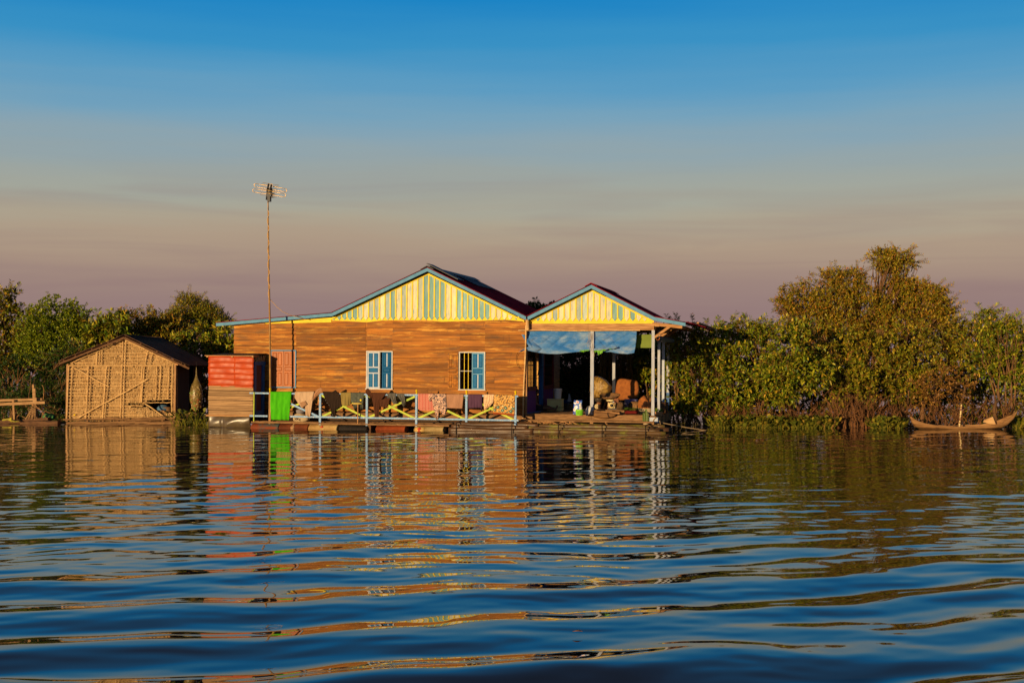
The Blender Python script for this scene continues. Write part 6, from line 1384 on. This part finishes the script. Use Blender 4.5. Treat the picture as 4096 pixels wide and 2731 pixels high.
# sprigs standing up above the hedge
def sprig(px, py, h, Y, lm, sd, label):
    global rng
    rng = np.random.default_rng(sd); r = random.Random(sd); p = at(px, py+h, Y); q = at(px+r.uniform(-8,8), py, Y)
    t = T('sapling', p, label, 'sapling', GR); m = MB(); pts = [p.lerp(q, s)+Vector((.03*math.sin(s*5),0,0)) for s in np.linspace(0,1,7)]; m.tube(pts, [.014*(1-.7*s) for s in np.linspace(0,1,7)], 5)
    c = []; d = []
    for i in range(60):
        s = r.uniform(.2,1); b = p.lerp(q, s); a = r.uniform(0,6.28); c.append(b); d.append((math.cos(a), math.sin(a), r.uniform(.1,.9)))
    v, f = leaves(np.array([tuple(x) for x in c]), np.array(d), np.full(60,.11), np.full(60,.035)); npmesh('crown', v, f, LM[lm], t); m.build('trunk', TWIG, t)
sprig(2776, 1254, 90, 44, 'rust', 31, 'thin sprig sticking up beside the right porch eave'); sprig(2906, 1288, 60, 43, 'big', 32, 'leafy shoot standing above the middle of the right hedge'); sprig(2950, 1285, 60, 43, 'rust', 33, 'thin brownish shoot above the hedge right of the leafy shoot')
# bare stems at the foot of the bushes
def stems_(px0, px1, Y, n, hmax, sd, label):
    r = random.Random(sd); m = MB(); m.smooth = True
    for i in range(n):
        x = r.uniform(px0, px1); p = at(x, HOR, Y+r.uniform(-.5,.5)); p.z = -.1; h = r.uniform(.45,1)*hmax; lean = r.uniform(-.6,.6); pts = [p]
        for s in range(1, 7): pts.append(p+Vector((lean*h*(s/6)**1.3+.05*math.sin(s*2.1+i), r.uniform(-.04,.04), h*s/6)))
        r0 = r.uniform(.009,.026); m.tube(pts, [r0*(1-.75*s/6) for s in range(7)], 5)
        for b in range(3):
            j = r.randint(2,5); q = pts[j]; dd = Vector((r.uniform(-1,1), r.uniform(-.3,.3), r.uniform(.1,1))).normalized()*h*r.uniform(.2,.5); m.tube([q, q+dd*.5+Vector((0,0,.03)), q+dd], [r0*.45, r0*.3, .003], 4)
    return solo(m, 'bare_shrub', TWIG, label, 'shrub', 'bare stemmed shrubs at the water line')
stems_(2690, 2860, 43.2, 42, 1.0, 41, 'tangle of bare brown stems at the waterline right of the porch')
stems_(2860, 3080, 42.0, 50, .95, 42, 'thicket of reddish bare stems behind the water plants in mid hedge')
stems_(3120, 3330, 41.6, 48, 1.0, 43, 'bare stems at the water line below the bush with the yellowish tuft')
stems_(3300, 3480, 41.0, 42, 1.4, 44, 'tall leaning grey brown stems rising from the water left of the canoe')
stems_(3470, 3680, 41.8, 45, 1.2, 45, 'criss crossing bare branches just left of the canoe bow')
stems_(3680, 3890, 42.0, 42, 1.1, 46, 'bare branches hanging over the canoe amidships')
stems_(3880, 4110, 42.2, 32, 1.1, 47, 'bare stems behind the right end of the canoe')
m = MB(); m.smooth = True
for (L, r) in (([(3172,1700),(3165,1640),(3160,1580),(3168,1520),(3155,1440)], .10), ([(3690,1705),(3688,1650),(3694,1600)], .09), ([(3985,1690),(3975,1640),(3985,1600)], .07), ([(3962,1700),(3945,1660),(3940,1630)], .06)):
    m.tube([at(x, y, 42.3) for x, y in L], [r*(1-.5*i/len(L)) for i in range(len(L))], 8)
solo(m, 'dead_trunks', BARK, 'pale weathered trunks standing in the water among the right bushes', 'trunks', kind='stuff')
# behind the porch
tree('bush', 'dark bush behind the left half of the porch', 'bush', 48.0, 2290, [(2240,1450,70,110),(2300,1460,90,120),(2260,1560,90,80),(2340,1540,80,90)], 'dark', (.19,.075), 1.1, 7, group=GB, sd=21)
tree('bush', 'brown vine hung bush behind the middle of the porch', 'bush', 47.6, 2430, [(2420,1450,75,100),(2480,1470,80,100),(2440,1540,90,80)], 'dry', (.17,.05), .9, 6, group=GB, sd=22)
tree('bush', 'green bush behind the right half of the porch', 'bush', 47.0, 2590, [(2570,1450,75,100),(2620,1500,70,120),(2550,1540,70,80),(2660,1440,70,110),(2680,1540,60,90)], 'big', (.20,.075), .95, 7, group=GB, sd=23)
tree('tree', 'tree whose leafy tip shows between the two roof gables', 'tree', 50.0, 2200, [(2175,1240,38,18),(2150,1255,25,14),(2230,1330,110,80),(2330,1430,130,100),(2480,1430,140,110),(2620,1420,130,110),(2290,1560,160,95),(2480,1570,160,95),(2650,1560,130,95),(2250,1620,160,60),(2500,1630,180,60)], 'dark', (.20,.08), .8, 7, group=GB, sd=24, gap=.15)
def vines(px0, px1, py0, Y, n, sd, label):
    r = random.Random(sd); m = MB()
    for i in range(n):
        x = r.uniform(px0, px1); p = at(x, py0+r.uniform(-20,30), Y+r.uniform(-.3,.3)); h = r.uniform(.5,1.9)
        m.tube([p, p+Vector((r.uniform(-.08,.08),0,-h*.35)), p+Vector((r.uniform(-.1,.1),0,-h*.7)), p+Vector((r.uniform(-.12,.12),0,-h))], .011, 4)
    return solo(m, 'hanging_vine', LM['dry'], label, 'vines', kind='stuff')
vines(2400, 2530, 1400, 46.6, 110, 5, 'curtain of dry brown vines hanging behind the porch')
# left side
tree('tree', 'tall tree cut by the left edge of the frame', 'tree', 53, 30, [(5,1192,58,24),(35,1178,30,14),(0,1260,70,80),(60,1300,70,80),(20,1390,90,90),(110,1360,60,80),(80,1430,90,60),(100,1290,50,60)], 'mid', (.17,.07), 1.3, 7, group=GL, sd=51)
tree('tree', 'dome shaped dense green tree left of the thatched hut', 'tree', 50, 240, [(225,1265,115,82),(150,1310,80,85),(310,1305,75,82),(240,1350,150,100),(350,1360,60,80),(140,1400,90,70)], 'dome', (.095,.044), 3.0, 7, group=GL, sd=52, gap=.05, fine=False)
tree('bush', 'shrub with red brown creeper behind the hut roof', 'bush', 50.5, 500, [(500,1300,90,52),(600,1297,80,52),(650,1340,80,65),(560,1350,120,70),(690,1330,50,60)], 'rust', (.12,.05), 1.7, 6, group=GL, sd=53, fine=True)
tree('bush', 'broad leaved bush rising behind the left slope of the hut roof', 'bush', 49, 420, [(420,1330,65,60),(480,1300,40,35),(390,1400,70,60),(470,1370,80,50),(340,1430,50,40),(390,1330,40,50)], 'big', (.24,.085), 1.3, 7, group=GL, sd=54)
tree('tree', 'feathery tree with an uneven crown behind the hut roof on the right', 'tree', 53, 770, [(770,1240,80,50),(750,1200,35,22),(830,1260,65,50),(700,1290,60,45),(890,1300,40,40),(790,1310,130,75),(670,1330,50,50)], 'mid', (.095,.033), 2.1, 6, group=GL, sd=55, fine=True, gap=.32)
tree('bush', 'glossy broad leaved bush between hut roof and plank house', 'bush', 48, 850, [(830,1350,65,50),(900,1360,55,55),(870,1410,70,60),(780,1370,60,50),(920,1430,40,60),(850,1500,80,80),(830,1600,80,70)], 'big', (.22,.08), 1.05, 7, group=GL, sd=56)
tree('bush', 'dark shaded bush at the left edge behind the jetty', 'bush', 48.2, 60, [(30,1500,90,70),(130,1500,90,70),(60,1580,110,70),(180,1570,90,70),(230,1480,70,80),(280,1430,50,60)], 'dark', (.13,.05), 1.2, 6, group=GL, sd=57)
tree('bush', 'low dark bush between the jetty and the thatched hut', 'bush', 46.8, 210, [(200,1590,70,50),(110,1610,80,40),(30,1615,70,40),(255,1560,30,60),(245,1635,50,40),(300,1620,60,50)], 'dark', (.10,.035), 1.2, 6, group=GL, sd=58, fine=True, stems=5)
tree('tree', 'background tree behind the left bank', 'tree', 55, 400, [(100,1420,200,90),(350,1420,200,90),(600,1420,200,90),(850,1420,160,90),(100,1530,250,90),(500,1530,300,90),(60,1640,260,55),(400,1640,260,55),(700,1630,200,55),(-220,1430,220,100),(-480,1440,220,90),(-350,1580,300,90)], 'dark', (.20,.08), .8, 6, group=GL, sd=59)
r_ = random.Random(9)
twig('bare_branch', 'fan of bare reddish twigs in the dark bush at the left edge', [[at(68,1536,46.4)]+[at(68+d*(s/3), 1536-h*s/3, 46.4) for s in (1,2,3)] for d,h in ((-18,60),(6,75),(22,66),(36,52),(-30,46))], TWIG, .016)
twig('bare_branch', 'thin bare twigs left of the hut roof eave', [[at(250,1560,46.2), at(240,1520,46.2), at(222,1490,46.2)], [at(240,1520,46.2), at(262,1480,46.2)], [at(255,1540,46.2), at(270,1510,46.2), at(268,1470,46.2)], [at(330,1420,48), at(310,1390,48), at(275,1365,48)], [at(320,1405,48), at(330,1375,48), at(300,1350,48)]], TWIG, .012)

# water plants
def hyacinth(cs, n, hmin, hmax, sd, lm=None):
    global rng
    rng = np.random.default_rng(sd); m = [] ; st = MB()
    V = []; Fc = []; o = 0
    for c in cs:
        for i in range(n):
            a = rng.uniform(0,6.28); h = rng.uniform(hmin,hmax); r = rng.uniform(.02,.18); b = Vector(c)+Vector((r*math.cos(a)*.4, r*math.sin(a)*.4, -.02)); e = Vector(c)+Vector((r*math.cos(a)+.10*math.cos(a), r*math.sin(a)+.1*math.sin(a), h))
            st.tube([b, b.lerp(e,.6)+Vector((0,0,.03)), e], [.008,.006,.004], 4, False)
            f = Vector((math.cos(a+rng.normal(0,.6)), math.sin(a+rng.normal(0,.6))-.3, rng.uniform(.3,1.3))).normalized(); s = f.cross(Vector((0,0,1)))
            if s.length < .1: s = Vector((1,0,0))
            s.normalize(); nn = s.cross(f); R = rng.uniform(.04,.085)
            pts = [e+f*(R+R*1.15*math.cos(t))*1.0+s*R*.9*math.sin(t)+nn*R*.35*abs(math.sin(t)) for t in (PI, PI*.72, PI*.4, PI*.12, -PI*.12, -PI*.4, -PI*.72)]
            for p in pts: V.append(tuple(p))
            Fc.append([o,o+1,o+2,o+3]); Fc.append([o,o+3,o+4,o+4]) ; Fc.pop(); Fc.append([o,o+3,o+4,o+5]); Fc.append([o,o+5,o+6,o+6]); Fc.pop(); o += 7
    return np.array(V), np.array(Fc), st
LM['hya'] = leafmat('water_plant_leaf', [(0,(.05,.07,.008)),(.4,(.12,.135,.012)),(.8,(.24,.21,.02)),(1,(.38,.24,.03))], (.2,.12,.02), .0)
rr_g = np.random.default_rng(77); cs = []
for i in range(190):
    x = 2850+ (rr_g.random()**.9)*480; cs.append(tuple(at(x, 1500, 40.6+rr_g.random()*1.4+(.0)))[:2]+(0,))
for i in range(40): cs.append(tuple(at(rr_g.uniform(3490,3610), 1500, 40.3+rr_g.random()*.8))[:2]+(0,))
for i in range(40): cs.append(tuple(at(rr_g.uniform(4050,4180), 1500, 40.6+rr_g.random()*1.0))[:2]+(0,))
v, f, st = hyacinth(cs, 8, .03, .30, 61)
wp = T('water_plants', at(3060, 1715, 41), 'carpet of floating round leaved water plants along the right bank', 'water plants'); wp['kind'] = 'stuff'
npmesh('leaves', v, f, LM['hya'], wp)['kind'] = 'stuff'; st.build('leaf_stalks', LM['hya'], wp)['kind'] = 'stuff'
cs = [tuple(at(x, 1500, y))[:2]+(0,) for x, y in ((700,42.6),(722,42.4),(745,42.3),(770,42.5),(790,42.3),(812,42.6),(826,42.2),(735,42.9),(760,43.1),(780,42.9))]
v, f, st = hyacinth(cs, 11, .06, .45, 62)
wp = T('water_plant', at(760, 1712, 42.5), 'clump of floating water plants between the thatched hut and the red shed', 'water plant')
npmesh('leaves', v, f, LM['hya'], wp); st.build('leaf_stalks', LM['hya'], wp)
m = MB(); m.smooth = True
for L in ([(10,1680),(30,1676),(45,1682),(60,1686),(78,1684)], [(36,1672),(42,1680),(50,1687)], [(45,1670),(44,1680)]): m.tube([at(x, y, JY-.5) for x, y in L], [.035,.035,.03,.025,.02][:len(L)], 6)
solo(m, 'banana_leaf_stalk', mat('yellow_stalk', (.50,.40,.04), (.25,.22,.03), (5,5,5), 2), 'yellow green leaf stalk stranded on the float beam of the jetty', 'stalk')

# ------------------------------------------------------------------ water
def water():
    ys = [-15+1.0*i for i in range(20)]
    y = 5.0
    while y < 13: ys.append(y); y += .022
    while y < 20: ys.append(y); y += .035
    while y < 32: ys.append(y); y += .055
    while y < 47: ys.append(y); y += .12
    while y < 70: ys.append(y); y += .8
    while y < 4500: ys.append(y); y *= 1.25
    ys = np.array(ys); na = 560; a = np.linspace(-.78, .78, na)
    X = a[None,:]*(np.maximum(ys,2)[:,None]+8); Yg = np.repeat(ys[:,None], na, 1)
    r = np.random.default_rng(5); Z = np.zeros_like(X)
    # slow bending of the crests
    wx = X+.5*np.sin(Yg*.31+X*.13)+.3*np.sin(X*.47-Yg*.2); wy = Yg+.06*np.sin(X*.62+.4)+.085*np.sin(X*1.35+Yg*.35+1)+.06*np.sin(X*2.6-Yg*.6)+.035*np.sin(X*4.7+Yg*1.1)
    def comp(lam, ang, slope, ph, wgt, sharp=0):
        k = 2*PI/lam; c = np.sin(ang); s = np.cos(ang); p = k*(wx*c+wy*s)+ph
        w = np.sin(p)
        if sharp: w = -(w+sharp*np.sin(2*p)*.5)
        return slope/k*w*wgt
    def sm(x, a0, a1): t = np.clip((x-a0)/(a1-a0),0,1); return t*t*(3-2*t)
    near = 1-.84*sm(Yg, 9.0, 16.5); fade = 1-sm(Yg, 46, 62)
    patch = .65+.35*np.sin(X*.21+Yg*.33+1.3)*np.sin(X*.13-Yg*.19)
    A0 = rad(-18.5)
    Z += comp(1.46, A0, W_SL[0], .6, near*(.8+.2*np.sin(X*.5+Yg*.9+.5)), .3)+comp(1.05, A0+.10, W_SL[1], 2.0, near*patch)+comp(2.3, A0-.12, W_SL[2], 4.0, near)
    for i in range(14):
        lam = r.uniform(.55, 1.2); Z += comp(lam, A0+r.normal(0,.32), W_SL[3], r.uniform(0,6.28), (.48+.30*(1-near))*(1-.45*sm(Yg,17,26))*patch)
    for i in range(26):
        lam = r.uniform(.20, .55); q = .5+.5*np.sin(X*r.uniform(.2,.6)+Yg*r.uniform(.2,.7)+r.uniform(0,6)); Z += comp(lam, A0+r.normal(0,.42), W_SL[4], r.uniform(0,6.28), (.42+.58*sm(Yg,10,16))*(1-.40*sm(Yg,17,26))*q*(1-.5*sm(Yg,30,40)))
    # one smooth low swell arriving before the house
    Z += .016*np.exp(-((Yg-30.2-.05*X-.3*np.sin(X*.25))/.8)**2)*(np.abs(X)<60)
    Z *= fade
    v = np.stack([X, Yg, Z], -1).reshape(-1,3); nr, nc = X.shape
    i = (np.arange(nr-1)[:,None]*nc+np.arange(nc-1)[None,:]).ravel(); f = np.stack([i, i+1, i+nc+1, i+nc], 1)
    return v, f
W_SL = (.096, .032, .022, .020, .0120)
wm = bpy.data.materials.new('river_water'); wm.use_nodes = True; t = wm.node_tree; b = t.nodes['Principled BSDF']
b.inputs['Base Color'].default_value = (.022,.021,.018,1); b.inputs['Roughness'].default_value = .02; b.inputs['IOR'].default_value = 1.65; b.inputs['Specular IOR Level'].default_value = .5
v, f = water(); wo = npmesh('water', v, f, wm, loc=(0,0,0)); wo['kind'] = 'structure'
wo.data.polygons.foreach_set('use_smooth', [True]*len(wo.data.polygons))
m = MB(); m.smooth = True; p = onz(2310, 2526, .03); m.grid([[p+Vector((.07*s_-.035+.01*t_, .04*t_*(1-(2*s_-1)**2), .008*math.sin(s_*3)+.006)) for s_ in np.linspace(0,1,8)] for t_ in (-.5,0,.5)], thick=(0,0,-.003))
solo(m, 'floating_leaf', LM['dry'], 'single dry brown leaf floating on the open water in front of the porch', 'leaf')
# muddy river bed under it
m = MB(); m.quad((-4000,-200,-1.6),(4000,-200,-1.6),(4000,5000,-1.6),(-4000,5000,-1.6)); solo(m, 'ground', mat('river_mud', (.08,.055,.035), None, rough=1), None, None, kind='structure')
